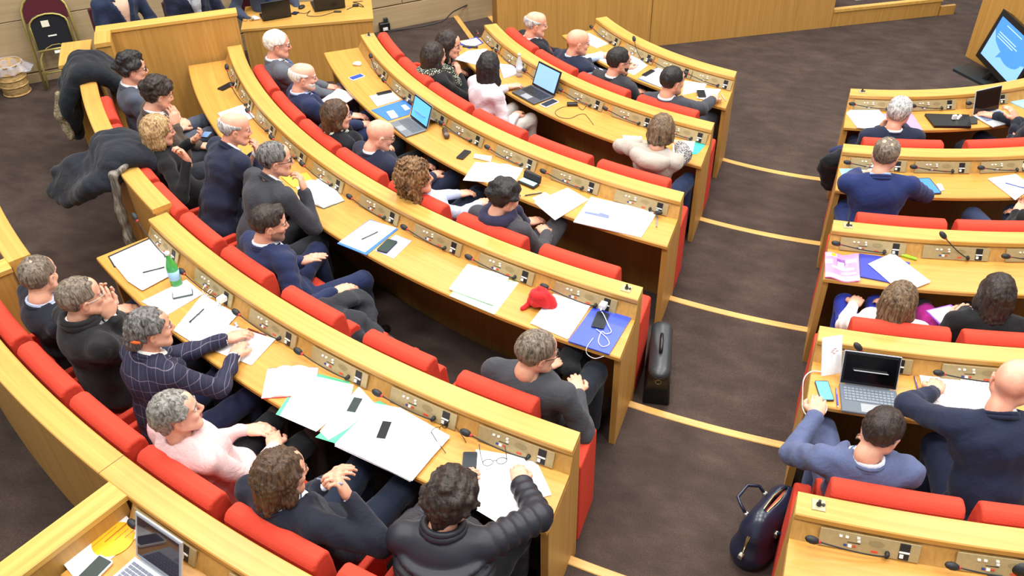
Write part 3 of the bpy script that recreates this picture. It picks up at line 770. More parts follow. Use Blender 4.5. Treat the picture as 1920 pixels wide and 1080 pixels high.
    lipm = ((fc[:, 1] > .088) & (np.abs(fc[:, 2]+.060) < .013) & (np.abs(fc[:, 0]) < .022)).astype(np.int32)
    if S.get('stub'):
        jaw = (fc[:, 2] < -.028-.25*np.clip(fc[:, 1]-.05, 0, .1)) & (fc[:, 1] > .0) & (fc[:, 2] > -.115) & (lipm == 0); lip2 = (fc[:, 1] > .085) & (fc[:, 2] < -.038) & (lipm == 0); lipm = np.where((jaw & (fc[:, 1]+.4*fc[:, 2] > -.03)) | lip2, 2, lipm).astype(np.int32)
    Vs, Qs, Ms = [V1, V2], [Q1, Q2+len(V1)], [np.zeros(len(Q1), np.int32), lipm]
    off = len(V1)+len(V2)
    for sd_ in (-1, 1):
        s_, E_, W_, hdir, pal, cu, A = arms[sd_]; hh = SDF(); hh.cone(E_+(W_-E_)*.45, W_, .034, .0255, .01)
        hand_sdf(hh, W_, hdir, pal, -sd_ if True else sd_, cu, A.get('spread', .06), S.get('handscale', 1.0)*(.93 if fem else 1.0), A.get('point', False))
        F, ax, h = hh.field(.0052*max(1, low)); V, Q = nets(F, ax, h); Vs.append(V); Qs.append(Q+off); off += len(V); Ms.append(np.zeros(len(Q), np.int32))
    me = raw_mesh('body', np.concatenate(Vs), np.concatenate(Qs), [skin, lips, skin_mat(S.get('stub') or '#9a7462')], np.concatenate(Ms))
    o = bpy.data.objects.new('body', me); COL.objects.link(o); o.parent = t
    # eyes and brows
    for s_ in (-1, 1):
        e = MB().ball((0, 0, 0), .0125*hs, 8, 6); e.v = [tuple(hp(s_*.033, .082, .010)+np.array(q)) for q in e.v]; eo = e.build('eye', plain('#e9e4de', .25), t, True)
        e = MB().ball((0, 0, 0), .0062*hs, 8, 5); e.v = [tuple(hp(s_*.033, .0905, .0095)+np.array(q)) for q in e.v]; e.build('iris', plain('#2a1c14', .2), eo, True)
    if S.get('hair', 'short') != 'none' or True:
        e = MB()
        for s_ in (-1, 1): e.tube([hp(s_*.012, .1005, .028), hp(s_*.032, .0985, .034), hp(s_*.052, .084, .028)], [.003*hs, .0038*hs, .002*hs], 6)
        e.build('eyebrows', hair_mat(*HAIRC[S.get('brow', S.get('hc', 'dark'))]), t, True)
    # ---- clothes
    top = S.get('top', 'jacket'); tm = S['tm'] if 'tm' in S else cloth(S.get('col', '#20242f'), scale=S.get('weave', 160), bump=.35, vary=.10)
    inf = S.get('puff', .0); vneck = S.get('v', {'jacket': .33, 'sweater': .0, 'coat': .16, 'shirt': .10, 'vest': .2}.get(top, 0))
    sd = SDF(); k = .05; ar = {'jacket': (.063, .056, .050, .041), 'coat': (.070, .063, .056, .048), 'shirt': (.056, .051, .046, .038), 'sweater': (.060, .054, .049, .040), 'vest': (.058, .053, .048, .04)}[top]
    ar = [v*(.90 if fem else 1.0)+inf*.5 for v in ar]
    g = .012+inf; wf = .9 if fem else 1.0
    sd.ell(P+up*.02, (.172*wf*big+g, .136*big+g, .115), TR, k).ell(Wst, ((.142*wf if fem else .150)*big+g, .112*big+g, .15), TR, .06)
    sd.ell(Ch, (.160*wf*big+g, .113*big+g, .165), TR, .06).ell(Ch+up*.055-f*.015, (.172*wf*big, .100+g, .095), TR, .06)
    if fem:
        for s_ in (-1, 1): sd.ell(Ch+x*s_*.075+f*.085, (.06, .05, .06), TR, .04)
    for s_ in (-1, 1): sd.cone(N_-up*.035+x*s_*.04-f*.012, sh[s_]+up*.012, .050, .056*wf+inf*.4, .05)
    for s_ in (-1, 1):
        q, E_, W_ = arms[s_][:3]; cuff = E_+(W_-E_)*(.93 if top != 'shirt' else S.get('sleeve', .93))
        sd.cone(q, E_, ar[0], ar[1], .03)
        if S.get('sleeve', 1) > .1 and top != 'vest': sd.cone(E_, cuff, ar[2]*1.05, ar[3], .02)
        if top != 'vest' and S.get('sleeve', 1) > .1:      # creased elbow
            m_ = E_+(cuff-E_)*.25; sd.ell(m_, (ar[2]*1.03,)*3, None, .02)
    if S.get('quilt'):      # padded channels: rings of filling round the trunk and the sleeves
        Lt = np.linalg.norm(N_-P); nb_ = int(Lt/.058)
        for q_ in range(nb_):
            s_ = .03+q_/nb_*.93; bulge = (.185*wf if s_ < .2 else .158*wf+.03*math.sin(math.pi*min(1, max(0, (s_-.2)/.75))))*big
            if s_ > .78: bulge *= 1-.9*(s_-.78)
            sd.ell(P+(N_-P)*s_-f*.012, (bulge+g+.030, .128*big+g+.036-(.03 if s_ > .85 else 0), .033), TR, .007)
        if top != 'vest':
            for s_ in (-1, 1):
                q, E_, W_ = arms[s_][:3]
                for a_, b_, r0_, r1_ in ((q, E_, ar[0], ar[1]), (E_, E_+(W_-E_)*.92, ar[2]*1.05, ar[3])):
                    m_ = int(np.linalg.norm(b_-a_)/.052)
                    ax_ = nrm(b_-a_); u_ = nrm(np.cross(ax_, [.3, .2, 1.0])); RR = np.stack([u_, np.cross(ax_, u_), ax_], 1)
                    for j in range(m_+1): sd.ell(a_+(b_-a_)*(j/m_), (r0_+(r1_-r0_)*j/m_+.010, r0_+(r1_-r0_)*j/m_+.010, .029), RR, .006)
    ra = S.get('fold', .0048); fo = folds(ra, 1, S['head'][0]*.37+S['head'][1])
    nl, nw = vneck, (.085 if top != 'shirt' else .05)
    quilt = S.get('quilt', False)
    def post(F, X, Y, Z):
        F = fo(F, X, Y, Z)
        px, py, pz = X-N_[0], Y-N_[1], Z-N_[2]
        a = px*x[0]+py*x[1]+pz*x[2]; b = px*f[0]+py*f[1]+pz*f[2]; cc = -(px*up[0]+py*up[1]+pz*up[2])
        if nl > .02:
            w = nw*(1-cc/nl); w = np.where(cc < -.02, nw*1.1, w); cut = np.maximum(np.maximum(np.abs(a)-w, cc-nl), -(b-.035)).astype(np.float32)
            if top in ('jacket', 'coat'):
                lap = np.clip(1-np.abs(np.abs(a)-w-.028*np.clip(1-cc/nl*.8, .1, 1))/.03, 0, 1)*(cc < nl*.92)*(cc > .03)*(b > .03); F = F-(.009*np.clip(lap*2.5, 0, 1)).astype(np.float32)
            F = np.maximum(F, -cut)
        # neck opening
        ng = np.sqrt(a*a+(b-.012)**2)-.060; F = np.maximum(F, -np.maximum(ng, cc-.03).astype(np.float32))
        return F
    name = {'jacket': 'jacket', 'coat': 'coat', 'shirt': 'shirt', 'sweater': 'sweater', 'vest': 'padded_vest'}[top]
    sdf_obj(name, sd, .0125*low, tm, t, post)
    def ring(r0, rise, lowf, rad, mat, nm, open_=0.0, n=18):
        m = MB(); pts = []
        for j in range(n+1):
            a = open_/2+(2*math.pi-open_)*j/n; cs, sn = math.cos(a), math.sin(a)          # a=0 is the throat
            pts.append(N_+x*sn*r0+f*(cs*r0*.98+.010)+up*(rise-lowf*(.5+.5*cs)))
        for q, dz in ((rad, 0), ): m.tube(pts, [rad*.8]+[rad]*(n-1)+[rad*.8], 6)
        b2 = MB().tube([p+up*rad*1.3-(p-N_)*.06 for p in pts], [rad*.6]+[rad*.8]*(n-1)+[rad*.6], 6); m.add(b2.v, b2.f)
        return m.build(nm, mat, t, True)
    if top in ('jacket', 'coat', 'vest'):
        ring(.080 if top != 'coat' else .084, .018 if top != 'coat' else .035, .075 if top != 'coat' else .04, .013 if top != 'coat' else .019, tm, 'collar', 1.2 if top != 'coat' else .5)
    sm = cloth(S.get('shirt', '#e9ebf0'), scale=200, bump=.15, vary=.05)
    if top in ('jacket', 'coat', 'vest'):
        # shirt with collar and cuffs under the jacket
        s2 = SDF(); s2.ell(Wst, (.125*wf*big, .098*big, .15), TR, .05).ell(Ch, (.14*wf*big, .104*big, .16), TR, .05).ell(Ch+up*.05, (.15*wf, .092, .09), TR, .05)
        s2.cone(N_-up*.05-f*.0, N_-up*.01+f*.006, .066, .060, .03)
        def cutneck(F, X, Y, Z):
            px, py, pz = X-N_[0], Y-N_[1], Z-N_[2]; cc = -(px*up[0]+py*up[1]+pz*up[2]); return np.maximum(F, (-cc-.0).astype(np.float32))
        so = sdf_obj('shirt', s2, .019*low, sm, t, cutneck)
        if S.get('collar', True): ring(.066, .036, .062, .009, sm, 'shirt_collar', .5)
        if top == 'vest':
            for s_ in (-1, 1):
                q, E_, W_ = arms[s_][:3]; s3 = SDF(); s3.cone(q-up*.005, E_, .061, .054, .02); s3.cone(E_, E_+(W_-E_)*.9, .052, .04, .02); sdf_obj('shirt_sleeve', s3, .013, sm, t, folds(.003, 1, 3))
        elif S.get('cuff', True):
            for s_ in (-1, 1):
                q, E_, W_ = arms[s_][:3]; MB().tube([E_+(W_-E_)*.85, E_+(W_-E_)*.99], [.032, .033], 12).build('shirt_cuff', sm, t, True)
    if S.get('tie'):
        m = MB(); pts = [N_+f*(.073+.012)-up*.045]
        for q in (.09, .16, .24, .32): pts.append(Ch+(N_-Ch)*(1-q/ np.linalg.norm(N_-Ch))+f*(.112+.004))
        m.tube(pts, [.014, .013, .02, .026, .03], 6); m.v = [tuple(v) for v in m.v]; m.build('tie', cloth(S['tie'], bump=.1), t, True)
    # trousers
    lm = cloth(S.get('lcol', S.get('col', '#20242f')), scale=160, bump=.3, vary=.1); s4 = SDF()
    s4.ell(P-up*.01, (.178*big, .140, .115), TR, .04); lr = (.088, .068, .06, .052) if not fem else (.085, .062, .054, .046)
    bare = S.get('skirt', False)
    for s_ in (-1, 1):
        a, b, c_ = legs[s_]
        if bare: s4.cone(a, a+(b-a)*.86, lr[0], lr[1]*1.05, .05)
        else: s4.cone(a, b, lr[0]*big**.5, lr[1], .03); s4.cone(b, c_+np.array([0, 0, .02]), lr[2], lr[3], .02)
    sdf_obj('skirt' if bare else 'trousers', s4, .019*low, lm, t, folds(.003, 1, S['head'][0]))
    if bare:
        s5 = SDF()
        for s_ in (-1, 1): a, b, c_ = legs[s_]; s5.cone(a+(b-a)*.5, b, .062, .054, .02); s5.cone(b, c_, .051, .036, .02)
        sdf_obj('tights', s5, .018, cloth(S.get('tights', '#4a3a36'), bump=.05), t)
    for s_ in (-1, 1):
        a, b, c_ = legs[s_]; s6 = SDF(); s6.cone(c_+np.array([0, -.03, -.045]), c_+np.array([0, .14, -.058]), .04, .032, .02, xd=np.array([1.0, 0, 0]), flat=.9); s6.cone(c_, c_+np.array([0, -.01, -.045]), .042, .04, .02)
        sdf_obj('shoe', s6, .02, plain('#1a1614', .35), t)
    # ---- hair
    make_hair(S, t, hp, hs, H, HR, N_, TR)
    # ---- glasses
    if S.get('glasses'):
        gm = plain(S['glasses'], .3, .3); m = MB()
        for s_ in (-1, 1):
            m.tube([hp(s_*(.033+.022*math.cos(a)), .106-.006*abs(math.cos(a)), .006+.016*math.sin(a)) for a in np.linspace(0, 2*math.pi, 15)], .0022*hs, 5, False)
            m.tube([hp(s_*.055, .100, .012), hp(s_*.078, .06, .012), hp(s_*.083, -.005, .010), hp(s_*.080, -.022, -.006)], .0022*hs, 5)
        m.tube([hp(-.011, .106, .010), hp(0, .109, .013), hp(.011, .106, .010)], .002*hs, 5)
        if S.get('glasses_up'):
            dz = .075
            m.v = [tuple(hp(*(lambda q: (q[0], q[1]-.015-max(0, q[1]-.03)*.25, q[2]+.02+max(0, q[1]+.02)*.48))(((np.array(v)-H)@HR)/hs))) for v in m.v]
        m.build('glasses', gm, t, True)
    if S.get('scarf'):
        s7 = SDF(); n = 12; pts = [N_+x*.088*math.sin(a)+f*(.082*math.cos(a)+.014)+up*(.012-.03*math.cos(a)) for a in np.linspace(0, 2*math.pi, n+1)]
        s7.chain(pts, [.036]*(n+1), .02); s7.chain([pts[0], Ch+f*.15+x*.02+up*.03, Ch+f*.155+x*.03-up*.12], [.04, .038, .034], .03)
        sdf_obj('scarf', s7, .011, S['scarf'] if not isinstance(S['scarf'], str) else cloth(S['scarf'], scale=60), t, folds(.004, 1, 9))
    if S.get('hood'):
        s7 = SDF(); pts = [N_+x*.105*math.sin(a)-f*(.085+.070*math.cos(a))-up*(.020-.010*math.cos(a)) for a in np.linspace(-1.9, 1.9, 10)]
        s7.chain(pts, [.028, .038, .046, .052, .055, .055, .052, .046, .038, .028], .03); s7.ell(N_-f*.14-up*.06, (.085, .035, .06), TR, .03)
        sdf_obj('hood', s7, .011, tm, t, folds(.004, 1, 5))
    return t

def make_hair(S, t, hp, hs, H, HR, N_, TR):
    st = S.get('hair', 'short')
    if st == 'none': return
    lo, hi = HAIRC[S.get('hc', 'dark')]; mat = hair_mat(lo, hi, S.get('streak', (60, 60, 14)))
    vol = S.get('vol', 1.0); sd = SDF(); seed = S['head'][0]*.13
    def he(cn, r, k=.02): sd.ell(hp(*cn), np.array(r)*hs, HR, k)
    def hc(a, b, ra, rb, k=.02): sd.cone(hp(*a), hp(*b), ra*hs, rb*hs, k)
    ex = {'short': .010, 'fringe': .007, 'crop': .005, 'wave': .018, 'bob': .016, 'long': .014, 'curly': .034, 'mid': .015, 'pixie': .014}[st]*vol
    he((0, -.016, .038), (.0755+ex, .097+ex, .086+ex))
    line = -.0104; cutz = None
    amp = {'short': .0025, 'fringe': .0015, 'crop': .001, 'wave': .004, 'bob': .003, 'long': .003, 'curly': .014, 'mid': .005, 'pixie': .004}[st]
    if st in ('bob', 'long', 'mid'):
        dn = {'bob': -.13, 'long': -.21, 'mid': -.14}[st]*S.get('len', 1.0)
        for s_ in (-1, 1):
            hc((s_*.066, -.005, .03), (s_*.079, .0, dn*.5), .030, .028, .03); hc((s_*.079, .0, dn*.5), (s_*.072, -.012, dn), .028, .016, .03)
            hc((s_*.045, -.065, .0), (s_*.05, -.075, dn*1.02), .045, .024, .04)
        hc((0, -.075, .0), (0, -.088, dn*1.06), .05, .03, .04)
    if st == 'curly':
        rnd = random.Random(3)
        for s_ in (-1, 1): hc((s_*.075, -.02, .02), (s_*.09, -.02, -.12), .042, .035, .03)
        hc((0, -.08, 0), (0, -.10, -.15), .06, .05, .04)
        for q in range(46):
            a = rnd.uniform(0, 6.28); b = rnd.uniform(-1.1, 1.3); rr = .118
            cx, cy, cz = rr*math.cos(b)*math.cos(a)*.95, -.02+rr*math.cos(b)*math.sin(a), .03+rr*math.sin(b)*.95-(.05 if b < 0 else 0)
            if cy > .05 and cz < .06: continue
            he((cx, cy, cz), (.026, .026, .026), .012)
    if st == 'wave' or S.get('bumpy'):
        rnd = random.Random(int(seed*10))
        for q in range(26):
            a = rnd.uniform(0, 6.28); b = rnd.uniform(-.3, 1.4); rr = .098+ex
            rr = .088+ex*.9; cx, cy, cz = rr*.80*math.cos(b)*math.cos(a), -.016+rr*math.cos(b)*math.sin(a), .038+rr*.90*math.sin(b)
            if cy > .03 and cz < .075: continue
            he((cx, cy, cz), (.030, .034, .022), .022)
    if st == 'pixie':
        hc((0, -.08, -.01), (0, -.075, -.085), .05, .03, .03)
        for s_ in (-1, 1): hc((s_*.07, .02, .03), (s_*.072, .03, -.015), .022, .012, .02)
    if S.get('bun'):
        he((0, -.105, -.045), (.042, .036, .044), .03)
    if S.get('quiff'): hc((-.03, .066, .098), (.03, .066, .098), .022, .022, .03)
    c1, c2 = seed, seed*1.7
    def post(F, X, Y, Z):
        px, py, pz = X-H[0], Y-H[1], Z-H[2]
        a = (px*HR[0, 0]+py*HR[1, 0]+pz*HR[2, 0])/hs; b = (px*HR[0, 1]+py*HR[1, 1]+pz*HR[2, 1])/hs; c = (px*HR[0, 2]+py*HR[1, 2]+pz*HR[2, 2])/hs
        n = np.sin(95*a+8*np.sin(30*b)+c1)*np.sin(60*b+9*np.sin(22*c)+c2)+.6*np.sin(130*a+60*b+c2)
        F = F+(amp*n).astype(np.float32)
        if st in ('bob', 'long', 'mid', 'curly'):
            # open oval for the face
            face = np.sqrt((a/(.058 if st != 'mid' else .062))**2+((c+.045)/.125)**2)-1; face = np.maximum(face*.05, -(b-.028)); F = np.maximum(F, -face.astype(np.float32))
            F = np.maximum(F, (-(.074-c-0*b)*1.0*(b > .09)-1*(b <= .09)).astype(np.float32)) if False else F
        else:
            rec = S.get('rec', 0.0)
            k_ = -.68*b+.73*c-(line+rec*np.clip(b, 0, .1)*2)+.012*np.clip(1-np.abs(np.abs(a)-.06)/.03, 0, 1)*(b > .02)*0
            side = np.where((np.abs(a) > .05) & (b < .034) & (b > -.034), np.minimum(k_, c-.024), k_)
            F = np.maximum(F, -side.astype(np.float32))
        if st == 'fringe':
            bald = np.sqrt((a/.068)**2+((b-.02)/.098)**2)-1; lim = np.maximum(c-(.050-.2*np.clip(b, -.1, .1)), np.where(b > .035, .05, -.05)); F = np.maximum(F, lim.astype(np.float32))
        if S.get('crown'):
            sp = np.sqrt(a**2+(b+.045)**2+(c-.115)**2)-.045*S['crown']+.010*np.sin(140*a+60*b)*np.sin(120*b+70*c); F = F+(.0135*np.clip(.5-sp/.03, 0, 1)).astype(np.float32)
        return F
    sdf_obj('hair', sd, .0068*max(1, S.get('lod', 1)), mat, t, post)
    if S.get('beard'):
        s2 = SDF(); q = lambda cn, r: s2.ell(hp(*cn), np.array(r)*hs, HR, .015)
        q((0, .036, -.045), (.066, .066, .075)); q((0, .074, -.092), (.04, .024, .022))
        bl = S.get('beardlen', .0)
        if bl: q((0, .08, -.105), (.035, .024, .03))
        lo2, hi2 = HAIRC[S['beard']]
        def pb(F, X, Y, Z):
            px, py, pz = X-H[0], Y-H[1], Z-H[2]
            a = (px*HR[0, 0]+py*HR[1, 0]+pz*HR[2, 0])/hs; b = (px*HR[0, 1]+py*HR[1, 1]+pz*HR[2, 1])/hs; c = (px*HR[0, 2]+py*HR[1, 2]+pz*HR[2, 2])/hs
            lim = np.maximum(c+.030+.25*np.clip(b-.03, 0, .1), -(b+.002)); mouth = np.maximum(np.maximum(np.abs(a)-.024, np.abs(c+.058)-.012), -(b-.08))
            return np.maximum(np.maximum(F, lim.astype(np.float32)), -mouth.astype(np.float32))
        sdf_obj('beard', s2, .0068, hair_mat(lo2, hi2), t, pb)
# ------------------------------------------------------------------ the people
PEOPLE = [
 # ---- left block, front row
 dict(row=1, a=-134, hz=1.05, head=(1004, 46), ia=12, hair='fringe', hc='silver', skin='#dda58a', col='#16181f', tie='#b5473a', glasses=None, label='bald man with grey fringe in black suit and red tie, front row'),
 dict(row=1, a=-125, hz=1.05, head=(1083, 80), ia=18, hair='none', hc='greybrown', skin='#dda287', top='vest', col='#1b2338', shirt='#b9cdea', quilt=True, w=1.12, rh='desk', lh='desk', label='bald man in navy padded vest over light blue shirt'),
 dict(row=1, a=-116.4, hz=1.06, head=(1160, 116), ia=28, hair='short', hc='black', beard='black', beardlen=1, glasses='#20201f', col='#2f3136', rh='lap', label='dark-haired bearded man with glasses in charcoal jacket, front row'),
 dict(row=1, a=-107.4, hz=1.08, head=(1260, 153), ia=42, hair='short', hc='black', col='#3a3c44', roll=-6, rh='desk', lh='side', label='dark-haired man in grey suit on the aisle end of the front row'),
 # ---- second row
 dict(row=2, a=-134, hz=1.07, head=(842, 84), ia=-18, fem=True, hair='long', hc='dark', top='sweater', col='#17171a', rh='chin', skin='#d8a188', label='woman with dark hair in black sweater, face turned to her neighbour', skirt=True),
 dict(row=2, a=-128.4, hz=1.05, head=(814, 106), ia=28, fem=True, hair='bob', hc='dark', len=1.15, top='jacket', col='#141416', scarf='PATTERN', lh='lap', label='woman with dark bob, black jacket and patterned scarf, second row', skirt=True),
 dict(row=2, a=-122.8, hz=1.09, head=(917, 124), ia=66, fem=True, hair='long', hc='black', len=1.25, top='jacket', fold=.007, col='#d2cbd0', lcol='#c9c4bd', shirt='#ddd6d8', lh='desk', rh='lap', label='woman with long black hair in white jacket and white trousers'),
 dict(row=2, a=-102.2, hz=1.1, head=(1240, 246), ia=72, pitch=28, fem=True, hair='bob', hc='ash', len=.62, top='sweater', col='#aaa297', lcol='#2c3a5c', hood=True, lh=dict(t=(1200, 268, .77), pole=(-1, 0, -.2)), rh=dict(t=(1276, 271, .77), dir=(-.6, .8, 0), pole=(1, .1, 0)), w=.98, fold=.006, label='woman with brown bob leaning on desk in cream hooded sweater'),
 # ---- third row
 dict(row=3, a=-134.6, hz=1.12, head=(520, 84), ia=0, hair='short', hc='white', vol=1.3, glasses='#77706a', col='#585b64', skin='#dd9f86', tie='#5c6a8c', label='white-haired man with glasses in grey suit, third row'),
 dict(row=3, a=-128.2, hz=1.1, head=(568, 145), ia=4, hair='fringe', hc='white', beard='white', col='#1d2748', skin='#e0a78f', shirt='#b8c8e6', tie='#26305a', label='bald man with white beard in navy suit and tie'),
 dict(row=3, a=-122.2, hz=1.06, head=(632, 216), ia=4, fem=True, hair='bob', hc='brown', col='#15161b', shirt='#cfd3c4', rh='chin', lh='lapc', label='woman with brown bob in black jacket, hand on her chin'),
 dict(row=3, a=-117.6, hz=1.06, head=(712, 254), ia=12, pitch=22, hair='none', hc='grey', glasses='#5c4a33', col='#1a2036', skin='#dca58c', w=1.08, rh='lap', label='bald man in navy jacket looking down, spectacles by his ear'),
 dict(row=3, a=-112, hz=1.05, head=(780, 335), ia=-2, pitch=-8, fem=True, hair='curly', hc='chestnut', top='shirt', col='#b9bfd4', lcol='#1d2536', rh='lap', label='woman with curly brown hair in pale blue shirt'),
 dict(row=3, a=-106.2, hz=1.06, head=(946, 372), ia=32, pitch=18, hair='short', hc='black', vol=1.5, bumpy=True, col='#3d3d42', scarf='#2a2740', knees='cross', rh='lapc', label='dark-haired man in grey suit and dark purple scarf, legs crossed'),
 # ---- fourth row
 dict(row=4, a=-132.7, hz=1.16, head=(248, 130), ia=2, hair='wave', hc='black', glasses='#2a211c', col='#474d5a', shirt='#eef1f4', rh='lapc', lh='lapc', label='young dark-haired man with glasses in slate grey suit', dr=.31),
 dict(row=4, a=-128.4, hz=1.15, head=(296, 178), ia=14, pitch=20, hair='wave', hc='dark', vol=1.2, col='#4c4038', lcol='#33363e', rh='cheek', lh='lap', label='man with dark wavy hair in brown jacket, hand on his cheek'),
 dict(row=4, a=-124.6, hz=1.12, head=(297, 246), ia=4, pitch=10, fem=True, hair='bob', hc='blond', len=1.25, streak=(90, 90, 6), top='sweater', col='#101012', skin='#d39a80', rh=dict(t=(352, 302, 1.02), dir=(-.2, -.4, .8), palm=(0, -1, 0), curl=.95), lh=dict(t=(360, 265, .86), curl=.8, palm=(0, 0, 1)), label='blond woman in black sweater holding a pencil to her mouth'),
 dict(row=4, a=-120.9, hz=1.18, head=(440, 242), ia=2, pitch=14, hair='fringe', hc='silver', skin='#d99f86', col='#1c2136', lh='mouth', rh=dict(t='mouth', curl=.4), w=1.08, label='bald man in navy suit with both hands raised to his face'),
 dict(row=4, a=-116.6, hz=1.18, head=(516, 300), ia=2, pitch=8, hair='short', hc='pepper', glasses='#1d1b1c', col='#34353b', rh='mouth', lh='desk', w=1.08, label='man with glasses in charcoal suit, fist held at his mouth'),
 dict(row=4, a=-112.7, hz=1.1, head=(504, 420), ia=4, pitch=10, hair='short', hc='dark', quiff=True, vol=1.1, stub='#8f6a58', col='#1e2749', shirt='#dfe4f0', rh=dict(t=(628, 548, .70), curl=.5), lh=dict(t=(566, 490, .70), curl=.2), knees='wide', dr=.29, label='stubbled dark-haired man in navy suit leaning back, hand on thigh'),
 dict(row=4, a=-98.2, hz=1.08, head=(1006, 662), ia=26, pitch=14, hair='short', hc='greybrown', vol=1.35, glasses='#1f1c1c', top='sweater', col='#3d3e43', lcol='#1e222b', rh=dict(t=(1082, 738, .66), curl=.4), lh='lap', w=1.08, label='grey-haired man with glasses in charcoal cardigan on the aisle seat'),
 # ---- fifth row
 dict(row=5, a=-115.3, hz=1.1, head=(74, 520), ia=48, pitch=14, hair='short', hc='greybrown', crown=.6, col='#1b1e28', shirt='#b8c4e0', rh='lap', label='grey-haired man in dark suit at the left edge, face turned away'),
 dict(row=5, a=-112.6, hz=1.14, head=(152, 560), ia=12, pitch=6, hair='short', hc='greybrown', glasses='#b8b4ac', top='coat', col='#1c1b1d', lcol='#1a1c24', rh=dict(t=(205, 592, 1.0), dir=(-.1, .2, .9), palm=(-1, 0, 0), curl=.35), lh=dict(t=(190, 570, 1.0), dir=(.1, .2, .9), palm=(1, 0, 0), curl=.35), w=1.06, label='man with glasses in black coat, hands joined before his mouth'),
 dict(row=5, a=-109.0, hz=1.15, head=(282, 618), ia=4, pitch=4, fem=True, hair='pixie', bun=True, hc='pepper', tm='PLAID', lcol='#1f2240', shirt='#f0eee8', lh=dict(t=(425, 636, .77), pole=(-.4, .0, -.8)), rh=dict(t=(440, 668, .77), pole=(.6, 0, -.6)), skin='#cf9a80', v=.2, label='woman with grey pinned-up hair in navy plaid jacket, arms on desk'),
 dict(row=5, a=-105.6, hz=1.1, head=(332, 775), ia=-4, pitch=-6, fem=True, hair='pixie', hc='grey', streak=(55, 55, 25), fold=.007, top='sweater', col='#d8b6b4', lcol='#16171b', skirt=True, skin='#dfa88f', rh='lapc', lh='lapc', w=1.12, label='woman with short grey hair in pale pink top'),
 dict(row=5, a=-101.4, hz=1.1, head=(528, 890), ia=14, pitch=10, hair='mid', hc='brown', streak=(80, 80, 8), col='#1b1e2b', lcol='#1b2436', shirt='#dfe3ef', skin='#d69c80', rh=dict(t=(652, 930, .98), dir=(-.25, -.1, .9), palm=(-.6, -.6, 0), curl=.95), lh=dict(t=(610, 905, .80), curl=.6), w=1.06, label='man with shoulder-length brown hair in navy blazer, pen at his lips'),
 dict(row=5, a=-97.1, hz=1.08, head=(846, 940), ia=50, pitch=24, fem=True, hair='pixie', hc='dark', vol=2.6, bumpy=True, top='coat', quilt=True, puff=.004, lod=.8, fold=.001, tm='NYLON', col='#1d1d23', lcol='#15161a', twist=22, rh=dict(t=(976, 906, .79), dir=(-.5, .8, .1), curl=.8, pole=(1, -.3, .2)), lh='desk', v=.0, w=1.04, label='woman with dark curly hair in black quilted jacket, writing'),
 # ---- right block
 dict(side='R', row=1, a=-77.3, hz=1.06, head=(1685, 212), ia=80, pitch=12, hair='short', hc='silver', vol=1.4, col='#1c2338', lh='cheek', rh='desk', label='silver-haired man in navy suit seen from behind, front row right'),
 dict(side='R', row=1, a=-59.4, hz=1.1, head=(1962, 190), ia=130, hair='short', hc='dark', col='#1a1e2a', lh=dict(t=(1905, 225, .80), curl=.6, dir=(-.3, .5, .6)), rh='desk', turn=25, label='person in dark suit at the right edge, front row, hands raised by silver laptop'),
 dict(side='R', row=2, a=-81.2, hz=1.16, head=(1660, 292), ia=86, pitch=14, hair='short', hc='greybrown', crown=1.35, col='#1d2a5a', shirt='#aac4ea', lh=dict(t=(1640, 322, .80), curl=.8, pole=(-1, 0, -.1)), rh=dict(t='desk', pole=(1, 0, -.3)), w=1.12, label='balding man in bright navy suit seen from behind, elbows spread'),
 dict(side='R', row=2, a=-68.9, hz=1.06, head=(1990, 360), ia=120, hair='short', hc='dark', top='sweater', col='#141416', lcol='#2a3550', lh=dict(t=(1908, 400, .72), curl=.8, palm=(0, 0, 1)), knees=((-.2, .40, .56), (.1, .42, .56)), label='person in black sleeve at the right edge holding a phone, second row'),
 dict(side='R', row=3, a=-82.4, hz=1.0, head=(1686, 566), ia=78, pitch=20, fem=True, hair='bob', hc='ash', len=.95, streak=(70, 70, 6), top='sweater', col='#e6e0da', lcol='#26349c', knees=((-.13, .42, .53), (.06, .44, .53)), lh='lap', rh='lap', label='woman with long grey-brown hair in white lace top, blue trousers'),
 dict(side='R', row=3, a=-77.7, hz=1.03, head=(1868, 552), ia=104, pitch=18, fem=True, hair='bob', hc='dark', len=1.05, streak=(70, 70, 6), top='jacket', col='#121215', skirt=True, tights='#2a2428', lcol='#a01f78', lh=dict(t=(1790, 600, .70), curl=.4), rh='lap', label='woman with dark hair in black jacket and magenta skirt'),
 dict(side='R', row=4, a=-84.1, hz=1.08, head=(1652, 812), ia=72, pitch=26, hair='short', hc='dark', vol=1.2, col='#525b7c', lh=dict(t=(1530, 778, .78), dir=(0, 1, .05), curl=.5, pole=(-.3, -1, -.1)), rh='lap', shirt='#dfe6f4', label='dark-haired man in grey-blue suit reaching for his phone'),
 dict(side='R', row=4, a=-79.6, hz=1.17, head=(1898, 722), ia=84, pitch=18, hair='none', hc='grey', skin='#e0a48a', col='#1a2138', lh=dict(t=(1752, 735, .79), dir=(.25, 1, 0), curl=.7, pole=(-1, -.1, -.1)), rh='desk', w=1.16, hs=1.04, label='bald man in navy suit leaning over his papers, right edge'),
]
def vlabel(l): assert 4 <= len(l.split()) <= 16, (len(l.split()), l)
_plaid = plaid_mat('#191c35', '#6a6070', '#37283a'); _pat = spotted_mat('#d8d6c6', '#2a3326', 75, .35)
BYLAB = {}
